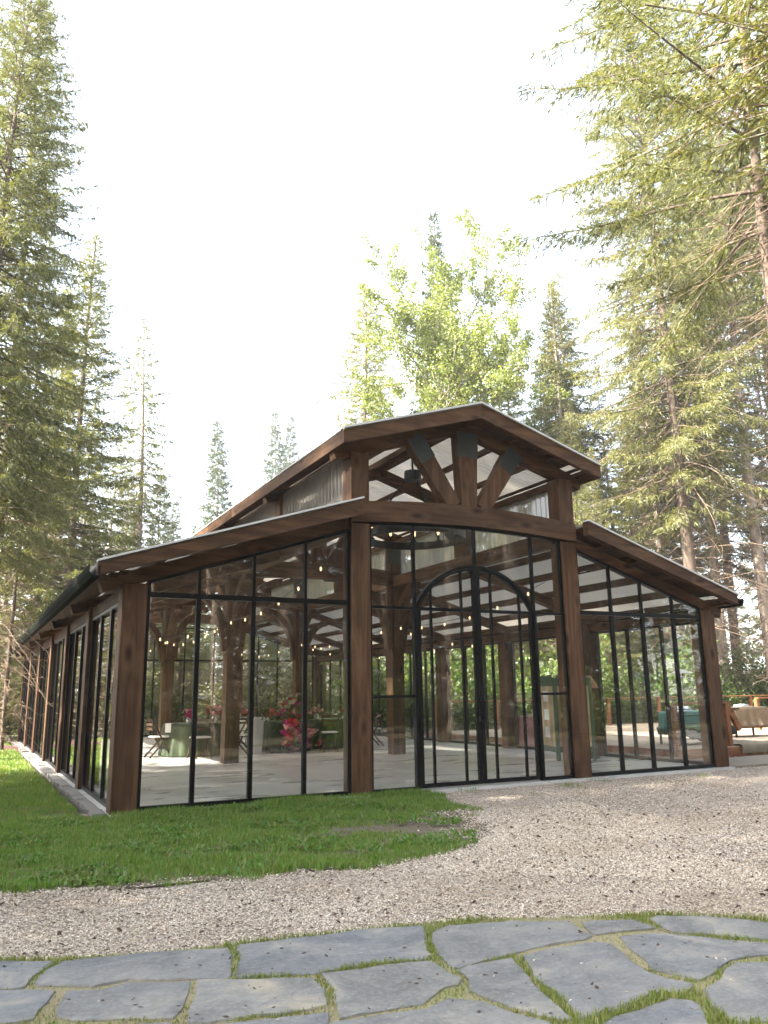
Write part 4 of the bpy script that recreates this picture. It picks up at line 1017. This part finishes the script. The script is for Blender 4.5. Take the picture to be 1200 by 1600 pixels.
def deck_table(name, label, x, y, rz, hx, hy, h, mats, drop, legs=True, z0=DZ0):
    t = thing(name, label, 'table', (x, y, z0), rz)
    MB().box(-hx, hx, -hy, hy, h - .04, h - .014).build('tabletop', CHW, t)
    for sx in (-1, 1):
        for sy in (-1, 1): MB().box(sx * (hx - .06) - .02, sx * (hx - .06) + .02, sy * (hy - .06) - .02, sy * (hy - .06) + .02, 0, h - .04).build('leg', BLACK, t)
    c = link('tablecloth', cloth_mesh(1, h, .05, 18, 'tablecloth', (hx + .015, hy + .015), h - drop), mats, None, (x, y, z0), True); c.rotation_euler = (0, 0, rz); return t, c
_, c = deck_table('deck_table', 'long table on the deck just right of the corner post', 13.6, 3.15, R(-4), .82, .38, .74, TEAL, .36); tag(c, 'teal cloth over the long table beyond the corner post', 'tablecloth')
sw = MB(); n = 24
for i in range(n + 1):
    u = -.84 + 1.68 * i / n; zz = .40 - .0 * i; dr = .16 + .16 * (1 - abs(i / n * 2 - 1) ** 2) + .02 * math.sin(i * 1.7)
    for (yy, z) in ((-.415, .40), (-.43 - .01 * math.sin(i * 2.1), .40 - dr * .5), (-.42, .40 - dr), (-.41, .40 - dr)): sw.v.append((u, yy, z))
for i in range(n):
    for k in range(3): sw.f.append((4 * i + k, 4 * i + k + 1, 4 * i + 5 + k, 4 * i + 4 + k))
o = sw.build('table_swag', TEALD, None, (13.6, 3.15, DZ0), True); o.rotation_euler = (0, 0, R(-4)); tag(o, 'dark swag of cloth hanging low under the teal tablecloth', 'drape')
_, c = deck_table('deck_table', 'small table on the deck with a short tan cloth', 16.8, 4.4, R(-8), .62, .36, .76, TAN, .46); tag(c, 'tan linen cloth on the small table at the right edge', 'tablecloth')
tag(MB().prism([(-.3, 0), (.1, 0), (-.05, .11), (-.12, .04), (-.24, .12)], lambda u, v, d: (u, d, v), -.14, .14).build('paper_bag', PAPER, None, (13.3, 3.1, DZ0 + .745)), 'crumpled white paper on the teal table', 'paper')
tag(MB().prism([(-.16, 0), (.17, 0), (.14, .05), (.05, .07), (-.06, .035), (-.14, .06)], lambda u, v, d: (u, d, v), -.12, .12).build('folded_napkin', WHITE, None, (16.7, 4.35, DZ0 + .765)), 'heap of white napkins on the tan table', 'napkins')
_, c = deck_table('side_table', 'cloth covered side table outside the right glass wall', 11.35, 6.25, R(-15), .42, .3, .78, PINKC, .74, z0=.012); tag(c, 'faded pink velvet cloth hanging to the ground on the side table', 'tablecloth')
pts = [(random.gauss(0, .09), random.gauss(0, .09), .25 + random.random() * .16) for _ in range(12)]
bouquet('vase_of_flowers', 'white vase of cream and pink flowers on the pink clothed table', (11.3, 6.2, .012 + .79), pts, [random.uniform(.04, .06) for _ in pts], (1, 1, 1, 2, 6), [(.001, 0), (.06, 0), (.075, .1), (.055, .22), (.06, .25), (.001, .25)], 40, .12)
# blanket thrown over the deck edge
V = []; F = []; nx, ny = 14, 10
for i in range(nx + 1):
    for j in range(ny + 1):
        u = i / nx; v = j / ny; y = .55 - v * .75; fold = .03 * math.sin(i * 1.3 + j * .5) + .02 * math.sin(i * 2.9)
        z = .03 + abs(fold) + (.07 * (1 - u) ** 2 * (1 - v) if v < .8 else 0); yy = y
        if y < -.05: z = .02 - (-.05 - y) * 1.1; yy = -.07 - abs(fold) * .7 - .01
        V.append((u * 1.1 - .2 * v * (1 - u) , yy, z))
for i in range(nx):
    for j in range(ny): F.append((i * (ny + 1) + j, (i + 1) * (ny + 1) + j, (i + 1) * (ny + 1) + j + 1, i * (ny + 1) + j + 1))
me = bpy.data.meshes.new('blanket'); me.from_pydata(V, [], F); me.update(); tag(link('blanket', me, BEIGE, None, (13.75, 1.97, DZ0), True), 'beige blanket slung over the front edge of the deck', 'blanket')
t = thing('patio_heater', 'slim patio heater with a pale round hood by the far railing', 'heater', (21.6, 10.8, DZ0))
MB().lathe([(.001, 0), (.22, 0), (.22, .08), (.2, .5), (.03, .55), (.001, .55)], 16).build('base', STEEL, t); MB().tube([(0, 0, .55), (0, 0, 1.75)], .03, 8).build('pole', STEEL, t)
MB().lathe([(.001, 1.95), (.08, 1.94), (.38, 1.82), (.38, 1.80), (.08, 1.86), (.001, 1.86)], 20).build('hood', HEATM, t); MB().lathe([(.001, 1.86), (.08, 1.86), (.08, 1.7), (.001, 1.7)], 12).build('burner', BLACK, t)

# ------------------------------------------------ trees
def norm(a): return a / (np.linalg.norm(a, axis=-1, keepdims=True) + 1e-9)
class Tubes:                                   # many thin 3-sided tubes in one array
    def __init__(s): s.V = []; s.F = []; s.n = 0
    def add(s, pts, r0, r1, k=3):
        pts = np.asarray(pts); m = len(pts); d = np.gradient(pts, axis=0); d = norm(d)
        ref = np.array([0, 0, 1.0]) if abs(d[0, 2]) < .8 else np.array([1.0, 0, 0]); a = norm(np.cross(d, ref)); b = np.cross(d, a)
        r = np.linspace(r0, r1, m)[:, None]; t = 2 * np.pi * np.arange(k) / k
        V = pts[:, None] + a[:, None] * (np.cos(t)[None, :, None] * r[:, None]) + b[:, None] * (np.sin(t)[None, :, None] * r[:, None])
        i = np.arange(m - 1)[:, None] * k; j = np.arange(k)[None]; j2 = (j + 1) % k
        F = np.stack([i + j, i + j2, i + k + j2, i + k + j], -1).reshape(-1, 4) + s.n
        s.V.append(V.reshape(-1, 3)); s.F.append(F); s.n += m * k
    def mesh(s, name): return mesh_np(name, np.concatenate(s.V), np.concatenate(s.F))
def trunk_path(H, seed, bend=.25):
    r = np.random.default_rng(seed); z = np.linspace(0, H, 14); ph = r.uniform(0, 6, 2)
    return np.stack([bend * np.sin(z / H * 4 + ph[0]) * z / H, bend * np.sin(z / H * 3.1 + ph[1]) * z / H, z], 1)
def spruce(H, Rd, bf, nb, dens, seed, ndead=0, tr=.2, drop=.28, tl=.17, tw=.021, dead_z=(.06, .4), fork=0, td=.045, pe=.8):
    r = np.random.default_rng(seed); tp = trunk_path(H, seed); T = Tubes(); T.add(tp, tr, .015, 8)
    if fork: T.add(tp * np.array([1, 1, .93]) + np.array([fork, .3, 0]) * np.clip(np.linspace(0, 1.2, 14), 0, 1)[:, None] * np.clip(tp[:, 2:] / H * 4, 0, 1) , tr * .8, .015, 7)
    def at(z): return np.array([np.interp(z, tp[:, 2], tp[:, i]) for i in range(3)])
    B = []; Dv = []; Lv = []; Wv = []
    for i in range(nb):
        t = (i + r.uniform(0, 1)) / nb; z = H * (bf + (1 - bf) * t ** .92) * .995; az = i * 2.39996 + r.uniform(-.5, .5)
        L = Rd * ((1 - t) ** pe * .93 + .05) * r.uniform(.6, 1.12) * min(1, .62 + t * 3)
        el = np.interp(t, [0, .5, 1], [-.22, .08, .75]) + r.normal(0, .12)
        s = np.linspace(0, 1, 7); out = np.array([np.cos(az), np.sin(az), 0]); lat = np.array([-np.sin(az), np.cos(az), 0])
        base = at(z); wig = r.normal(0, .05) * L
        if fork and r.random() < .45: base = base + np.array([fork, .3, 0])
        P = base + out * (L * s * np.cos(el))[:, None] + lat * (wig * s ** 2)[:, None] + np.array([0, 0, 1.0]) * (L * s * np.sin(el) - drop * L * s ** 1.5 * (1 - t) + .55 * drop * L * s ** 4 * (1 - t))[:, None]
        T.add(P, .012 + .009 * L, .004)
        n = max(4, int(L / dens) * 2); sj = r.uniform(.1, 1, n) ** .75; sg = np.where(np.arange(n) % 2, 1, -1.0)
        pb = np.stack([np.interp(sj, s, P[:, k]) for k in range(3)], 1); tg = norm(P[-1] - P[0])
        ln = np.minimum(.75, .12 + .34 * L * (1.03 - sj) * .75) * r.uniform(.5, 1.2, n)
        dr = norm(tg * r.uniform(.4, .9, (n, 1)) + lat * (sg * r.uniform(.5, 1, n))[:, None] + np.array([0, 0, -1.0]) * r.uniform(.0, .65, (n, 1)))
        k = np.maximum(2, (ln / td).astype(int) + 1); idx = np.repeat(np.arange(n), k); m = len(idx)
        u = r.uniform(0, 1, m); b = pb[idx] + dr[idx] * (ln[idx] * u)[:, None] + np.array([0, 0, -1.0]) * (ln[idx] * u ** 2 * .25)[:, None]
        d = norm(dr[idx] * .9 + r.normal(0, .38, (m, 3)) + np.array([0, 0, -.18])); B.append(b); Dv.append(d); Lv.append(tl * r.uniform(.6, 1.25, m)); Wv.append(tw * r.uniform(.7, 1.3, m))
        m = max(3, int(L / .09)); u = r.uniform(.25, 1, m); b = np.stack([np.interp(u, s, P[:, q]) for q in range(3)], 1); B.append(b); Dv.append(norm(tg + r.normal(0, .5, (m, 3)))); Lv.append(np.full(m, tl)); Wv.append(np.full(m, tw))
    top = np.repeat(at(H)[None], 14, 0) - np.array([0, 0, 1.0]) * r.uniform(0, .7, (14, 1)); B.append(top); Dv.append(norm(r.normal(0, .6, (14, 3)) + np.array([0, 0, .9]))); Lv.append(np.full(14, .25)); Wv.append(np.full(14, .03))
    crown = kite_mesh('crown', np.concatenate(B), np.concatenate(Dv), np.concatenate(Lv), np.concatenate(Wv))
    dead = None
    if ndead:
        Q = Tubes()
        for i in range(ndead):
            z = H * r.uniform(*dead_z); az = r.uniform(0, 6.28); L = Rd * r.uniform(.35, .95); el = r.uniform(-.5, .25); s = np.linspace(0, 1, 7)
            out = np.array([np.cos(az), np.sin(az), 0]); lat = np.array([-np.sin(az), np.cos(az), 0])
            P = at(z) + out * (L * s * np.cos(el))[:, None] + lat * (r.normal(0, .18) * L * s ** 2)[:, None] + np.array([0, 0, 1.0]) * (L * s * np.sin(el) - .22 * L * s ** 2 + .12 * np.sin(s * 5 + az) * .4)[:, None]
            P[1:] += r.normal(0, .025, (6, 3)); Q.add(P, .016, .004)
            for j in range(r.integers(4, 10)):
                u = r.uniform(.2, 1); b = np.array([np.interp(u, s, P[:, q]) for q in range(3)]); l = r.uniform(.2, .75) * (1.15 - u * .6)
                d = norm(out * r.uniform(.2, .9) + lat * r.choice([-1, 1]) * r.uniform(.3, 1) + np.array([0, 0, r.uniform(-.7, .3)])); v = np.linspace(0, 1, 4)[:, None]
                Q.add(b + d * l * v + np.array([0, 0, -.25]) * l * v ** 2 + r.normal(0, .02, (4, 3)) * v, .006, .002)
        dead = Q.mesh('dead_branches')
    return T.mesh('trunk'), crown, dead
def tree_proto(name, parts, mats, label, cat, loc, rz, scale, group=None):
    t = thing(name, label, cat, loc, rz, group); t.scale = scale if hasattr(scale, '__len__') else (scale,) * 3
    for nm, me, mt in parts:
        if me is not None: link(nm, me, mt, t, None, nm == 'trunk')
    return t
def broadleaf(H, Rd, bf, seed, nl, leafL, trunk_r=.16, levels=4):
    r = np.random.default_rng(seed); T = Tubes(); tips = []
    def grow(p, d, L, rad, lev):
        m = 5; v = np.linspace(0, 1, m)[:, None]; d = norm(d); bend = r.normal(0, .16, 3) * L
        P = p + d * L * v + bend * v ** 2; T.add(P, rad, rad * .6, 6 if lev > 2 else 3)
        if lev <= 2: tips.append((P[2:], L, lev))
        if lev == 0: return
        for k in range(r.integers(3, 5) if lev > 1 else 3):
            u = r.uniform(.4, 1) if k else 1.0; b = np.array([np.interp(u, v[:, 0], P[:, q]) for q in range(3)])
            nd_ = norm(d + r.normal(0, .55, 3) + np.array([0, 0, .22])); grow(b, nd_, L * r.uniform(.55, .8), rad * .55, lev - 1)
    h0 = H * bf; P = trunk_path(h0 * 1.25, seed, .3); T.add(P, trunk_r, trunk_r * .7, 8)
    nmain = 7
    for k in range(nmain):
        z = h0 * r.uniform(.75, 1.25); b = np.array([np.interp(z, P[:, 2], P[:, q]) for q in range(3)]); a = k * 2.4
        grow(b, np.array([np.cos(a) * .46, np.sin(a) * .46, 1.0]), (H - h0) * .36, trunk_r * .55, levels - 1)
    grow(P[-1], np.array([0, 0, 1.0]), (H - h0) * .42, trunk_r * .65, levels - 1)
    Q = []; tot = sum(len(a) for a, _, _ in tips); per = max(1, nl // tot)
    for a, L, lev in tips:
        for q in a: Q.append(q + r.normal(0, .16 + .06 * lev, (per, 3)))
    Q = np.concatenate(Q); d = norm(r.normal(0, 1, Q.shape) + np.array([0, 0, -.4]))
    return T.mesh('trunk'), kite_mesh('crown', Q, d, leafL * r.uniform(.6, 1.3, len(Q)), leafL * .42 * r.uniform(.7, 1.2, len(Q)))
def shrub(H, Rd, n, seed, leafL):
    r = np.random.default_rng(seed); T = Tubes(); Q = []
    for k in range(26):
        a = r.uniform(0, 6.28); q = r.uniform(.2, 1) * Rd; h = H * r.uniform(.45, 1.05) * (1.15 - .5 * q / Rd); v = np.linspace(0, 1, 6)[:, None]
        P = np.array([np.cos(a), np.sin(a), 0]) * q * v ** 1.4 + np.array([0, 0, h]) * v + r.normal(0, .05, (6, 3)) * v; T.add(P, .014, .004)
        m = n // 26; u = r.uniform(.2, 1, m); b = np.stack([np.interp(u, v[:, 0], P[:, i]) for i in range(3)], 1); Q.append(b + r.normal(0, .16 * Rd, (m, 3)))
    Q = np.concatenate(Q); Q[:, 2] = np.maximum(Q[:, 2], .05); d = norm(r.normal(0, 1, Q.shape))
    return T.mesh('stems'), kite_mesh('leaves', Q, d, leafL * r.uniform(.6, 1.3, len(Q)), leafL * .4 * r.uniform(.7, 1.2, len(Q)))

def place(proto, x, y, rz, s, label, group=None, z=-.1): return copy_tree(proto, (x, y, z), rz, label, group, s)
SP = lambda res, needle=NEEDLE, bk=BARK: (('trunk', res[0], bk), ('crown', res[1], needle), ('dead_branches', res[2], DEADM))
# six kinds, built once; height 1:1 at scale 1
Kbig = spruce(27, 4.3, .22, 310, .085, 1, 90, .23, .34, .17, .0125, (.04, .35), td=.045, pe=.55)
Kmid = spruce(20, 3.2, .08, 310, .09, 2, 40, .17, .26, .17, .0135, td=.042)
Kbare = spruce(21, 2.4, .48, 130, .10, 3, 260, .19, .3, .17, .017, (.05, .62), td=.055)
Kslim = spruce(24, 3.5, .04, 330, .13, 4, 0, .19, .2, .28, .036, td=.09)
Kthin = spruce(15, 1.5, .42, 90, .10, 5, 90, .085, .2, .15, .014, (.04, .5), td=.055)

Kwide = spruce(25, 6.6, .42, 100, .085, 8, 24, .19, .22, .15, .012, (.34, .5), td=.038, pe=.5)
# --- trees that can be told apart in the picture
tBig = tree_proto('spruce_tree', SP(Kbig), None, 'huge sunlit spruce with long boughs filling the upper right', 'tree', (25.6, 13.5, -.1), 0.8, (1.35, 1.35, 1.5))
place(tBig, -1.8, 11.2, R(20), (.74, .74, .86), 'tall spruce in the upper left corner, left one of the near pair')
place(tBig, -1.25, 13.6, R(130), (.74, .74, .88), 'tall spruce in the upper left corner, right one of the near pair')
tMid = tree_proto('spruce_tree', SP(Kmid), None, 'sunlit spruce standing behind the left eave, right of the twin trunks', 'tree', (1.4, 20.9, -.1), R(40), (1.25, 1.25, .99))
place(tMid, 0.5, 22.6, R(170), (1.0, 1.0, .92), 'second spruce close behind the sunlit one at the left eave')
tThin = tree_proto('spruce_tree', SP(Kthin), None, 'thin spruce trunk rising from a mulch ring at the left wall', 'tree', (-.66, 14.6, -.05), 0.4, (.8, .8, 1.0))
tSlim = tree_proto('spruce_tree', SP(Kslim, NEEDLE_D), None, 'small pale spruce right of the sunlit trunks, low in the distance', 'tree', (11.9, 57.9, -.1), 2.0, (1.1, 1.1, .85))
place(tSlim, 17.8, 61.7, 0.3, (1.25, 1.25, 1.14), 'lone narrow spruce against the white sky left of the roof')
place(tSlim, 27.3, 72.3, 1.3, (1.35, 1.35, 1.38), 'taller of two paired spruces above the left roof slope')
place(tSlim, 30.4, 75.4, 2.6, (1.25, 1.25, 1.42), 'shorter right one of two paired spruces above the left roof slope')
place(tSlim, 33.2, 73.0, 0.9, (1.0, 1.0, 1.26), 'small spruce tip peeping over the nave eave')
place(tSlim, 15.4, 67.4, 3.0, (1.0, 1.0, .85), 'tiny distant spruce tip beside the roof edge on the left')
place(tSlim, 8.4, 49.0, 4.0, (1.1, 1.1, .68), 'dark distant spruce half hidden behind the sunlit one')
place(tMid, 19.0, 32.4, 2.2, (1.6, 1.6, 1.38), 'broad spruce behind the gable, left of the bright leafy tree')
place(tSlim, 24.5, 31.8, 1.0, (1.1, 1.1, 1.42), 'spruce whose bare spire tops the bright leafy tree')
KB = broadleaf(26, 5, .44, 14, 60000, .15, .2)
tBroad = tree_proto('leafy_tree', (('trunk', KB[0], BARKP), ('crown', KB[1], LEAF)), None, 'bright yellow green leafy tree rising behind the gable', 'tree', (20.1, 22.8, -.1), 4.2, (.9, .9, .92))
place(tBroad, 37.0, 16.5, 3.0, (.85, .85, 1.5), 'leafy tree with yellow green top in the upper right corner')
place(tMid, 25.9, 26.0, 3.6, (1.3, 1.3, 1.14), 'spruce just right of the bright leafy tree behind the gable')
place(tMid, 27.1, 22.4, 5.1, (1.2, 1.2, 1.24), 'pointed spruce between the gable and the tall right trees')
tBare = tree_proto('spruce_tree', SP(Kbare, NEEDLE, BARKP), None, 'pale trunked spruce full of dead branches at the right edge', 'tree', (30.1, 13.4, -.1), 1.0, (1.7, 1.7, 1.6))
tWide = tree_proto('spruce_tree', SP(Kwide), None, 'near spruce at the right edge reaching long boughs over the roof', 'tree', (12.7, -.75, -.1), 2.2, 1.0)
place(tBare, 9.6, -4.3, 4.0, (1.15, 1.15, .92), 'dark shaded boughs hanging into the upper right corner')
place(tBig, 34.0, 18.5, 2.5, (1.2, 1.2, 1.25), 'tall pale green spruce close behind the right edge trunks')

# --- the woods behind: trees of a kind that nothing tells apart
def woods(pts, protos, label, group, s0, s1):
    for (x, y) in pts:
        s = random.uniform(s0, s1); place(random.choice(protos), x, y, random.uniform(0, 6.28), (s * random.uniform(.9, 1.1),) * 2 + (s,), label, group)
def rnd(n, x0, x1, y0, y1, mind, avoid=()):
    out = []
    for _ in range(n * 40):
        p = (random.uniform(x0, x1), random.uniform(y0, y1))
        if all((p[0] - q[0]) ** 2 + (p[1] - q[1]) ** 2 > mind ** 2 for q in out + list(avoid)): out.append(p)
        if len(out) >= n: break
    return out
RB = [(27, 16.5), (31, 20), (36, 15), (22, 16.5), (29, 25), (37, 24), (42, 19), (33, 30), (25, 20.5), (40, 30), (20.5, 19.5), (35.5, 12), (38, 9), (46, 24), (22, 25), (28.5, 14.8), (33.2, 14.6), (24.2, 15.4), (31.5, 17.2), (21.5, 14.6), (34.5, 22.5), (26.5, 21.5), (30, 22.6)]
woods([p for p in RB if p[0] > 24.6], [tMid, tBare, tBare], 'spruce in the woods behind the deck, right of the hall', 'trees in the woods behind the deck', .95, 1.2)
woods([p for p in RB if p[0] <= 24.6], [tMid], 'lower spruce in the woods between the gable and the right wing', 'lower trees between gable and right wing', .58, .74)
LB = [(-.6, 26), (2.5, 27), (4.5, 25), (-1.5, 33), (1.5, 36), (4.5, 33), (6.5, 41), (2.5, 45), (-1, 42), (-3.0, 20), (-4.5, 26), (5.5, 50)]
woods(LB, [tMid, tBare], 'spruce in the woods behind the left wall of the hall', 'trees in the woods behind the left wall', .72, .95)
CB = [(21.5, 38), (26, 37), (30, 40), (24, 44), (33, 36), (36, 42), (29, 33), (22, 30), (29.5, 27.5), (32.5, 25.5), (23.5, 27.5)]
woods(CB, [tMid, tSlim], 'spruce low behind the gable roof of the hall', 'trees behind the gable', .75, .95)
for (x, y) in ((4.5, 22.5), (6.5, 24.5), (8.5, 23), (10.5, 26), (12.5, 23), (7.5, 29), (11.5, 31), (14.5, 27), (9.5, 35), (16.5, 24), (14, 21.5), (17.5, 20)):
    s = random.uniform(.30, .42); place(random.choice([tMid, tBare]), x, y, random.uniform(0, 6), (s * 1.7, s * 1.7, s), 'young spruce seen through the glass behind the hall', 'young spruces behind the glass')
RF = [(5.5, -15.2), (6.2, -16.5), (4.0, -18.5), (8.5, -16), (10.6, -17.2), (13.1, -18), (14.3, -15.2), (16, -20), (18, -17), (21, -16), (25, -18), (11.5, -21), (7.3, -21), (2.2, -16.0), (0.5, -20)]
woods(RF, [tBare], 'bare trunked spruce behind the photographer, mirrored in the glass front', 'spruces facing the glass front', .85, 1.15)
woods(rnd(48, -12, 42, -40, -22.5, 2.9), [tMid, tBare, tBig], 'spruce deep in the woods facing the glass front', 'woods facing the glass front', .9, 1.15)
SH = [(-8, -1.5), (-11, 3.5), (-9.5, -6), (-14, -1), (-17, 4), (-18, -5), (-7.5, -4), (-12, -3.6), (-15, -7.5), (-10.5, .8), (-23, -3.5), (-20, -1.2), (-27, -6), (-13.5, -5.6), (-6.5, 6.2), (-22, 0), (-16, 0)]
woods(SH, [tMid, tBig, tMid], 'tall spruce at the left of the lawn that shades the forecourt', 'spruces left of the lawn', .95, 1.15)
# --- shrubs and undergrowth
KS = shrub(2.6, 1.3, 2600, 3, .11); KU = shrub(1.6, 1.2, 1600, 4, .10)
sh0 = tree_proto('shrub', (('stems', KS[0], DEADM), ('leaves', KS[1], SHRUBL)), None, 'fresh green shrub behind the deck railing', 'shrub', (18, 14.2, -.1), 0, 1, 'fresh green shrubs behind the deck railing')
for (x, y) in rnd(34, 12, 36, 13.2, 19, 1.15):
    s = random.uniform(.8, 1.5); place(sh0, x, y, random.uniform(0, 6), s, 'fresh green shrub behind the deck railing', 'fresh green shrubs behind the deck railing')
un0 = tree_proto('undergrowth_bush', (('stems', KU[0], DEADM), ('leaves', KU[1], UNDER)), None, 'brownish green bush in the woods behind the glass hall', 'bush', (3, 21.5, -.1), 0, 1, 'bushes in the woods behind the hall')
for (x, y) in rnd(38, -6, 20, 20.8, 34, 1.5):
    s = random.uniform(.9, 2.0); place(un0, x, y, random.uniform(0, 6), s, 'brownish green bush in the woods behind the glass hall', 'bushes in the woods behind the hall')
for (x, y) in rnd(20, -2, 24, -19, -13.4, 1.5):
    s = random.uniform(.7, 1.2); place(sh0 if random.random() < .5 else un0, x, y, random.uniform(0, 6), s, 'bush at the wood edge that faces the glass front', 'bushes facing the glass front')
for (x, y) in rnd(10, -7, -2.2, 8, 24, 1.4):
    s = random.uniform(.5, 1.0); place(un0, x, y, random.uniform(0, 6), s, 'low bush at the wood edge left of the hall', 'bushes left of the hall')
# --- far woods all round, one mass
T = spruce(20, 2.9, .05, 60, .34, 21, 0, .2, .2, .75, .12, td=.28)[1]
v = np.empty(len(T.vertices) * 3, np.float32); T.vertices.foreach_get('co', v); v = v.reshape(-1, 3)
VV = []; FF = []; off = 0; nq = len(v) // 4
for i in range(170):
    a = 2 * math.pi * i / 170 + random.uniform(-.02, .02); dd = random.uniform(62, 105); x, y = 6 + dd * math.sin(a), 5 + dd * math.cos(a)
    px = math.degrees(math.atan2(x + 1.72, y + 10.77)); s = random.uniform(.9, 1.3)
    if 8 < px < 26: s *= .55
    pick = rng.random(nq) < .6; q = v.reshape(-1, 4, 3)[pick].reshape(-1, 3); c, s_ = math.cos(i * 1.3), math.sin(i * 1.3)
    VV.append(np.stack([(q[:, 0] * c - q[:, 1] * s_) * s * 1.2 + x, (q[:, 0] * s_ + q[:, 1] * c) * s * 1.2 + y, q[:, 2] * s - .1], 1)); FF.append(np.arange(len(q)).reshape(-1, 4) + off); off += len(q)
tag(link('far_woods', mesh_np('far_woods', np.concatenate(VV), np.concatenate(FF)), NEEDLE_D), kind='stuff')

# ------------------------------------------------ thin bright air between the trees
def haze():
    mt, nt = new_mat('thin_haze')
    v = nd(nt, 'ShaderNodeVolumePrincipled', {'Color': (0.96, 0.96, 0.95, 1), 'Density': 0.0009, 'Anisotropy': 0.3})
    o = nt.nodes.new('ShaderNodeOutputMaterial'); nt.links.new(v.outputs[0], o.inputs['Volume'])
    tag(MB().box(-700, 700, -700, 700, -1.2, 48).build('haze', mt), kind='stuff')
haze()
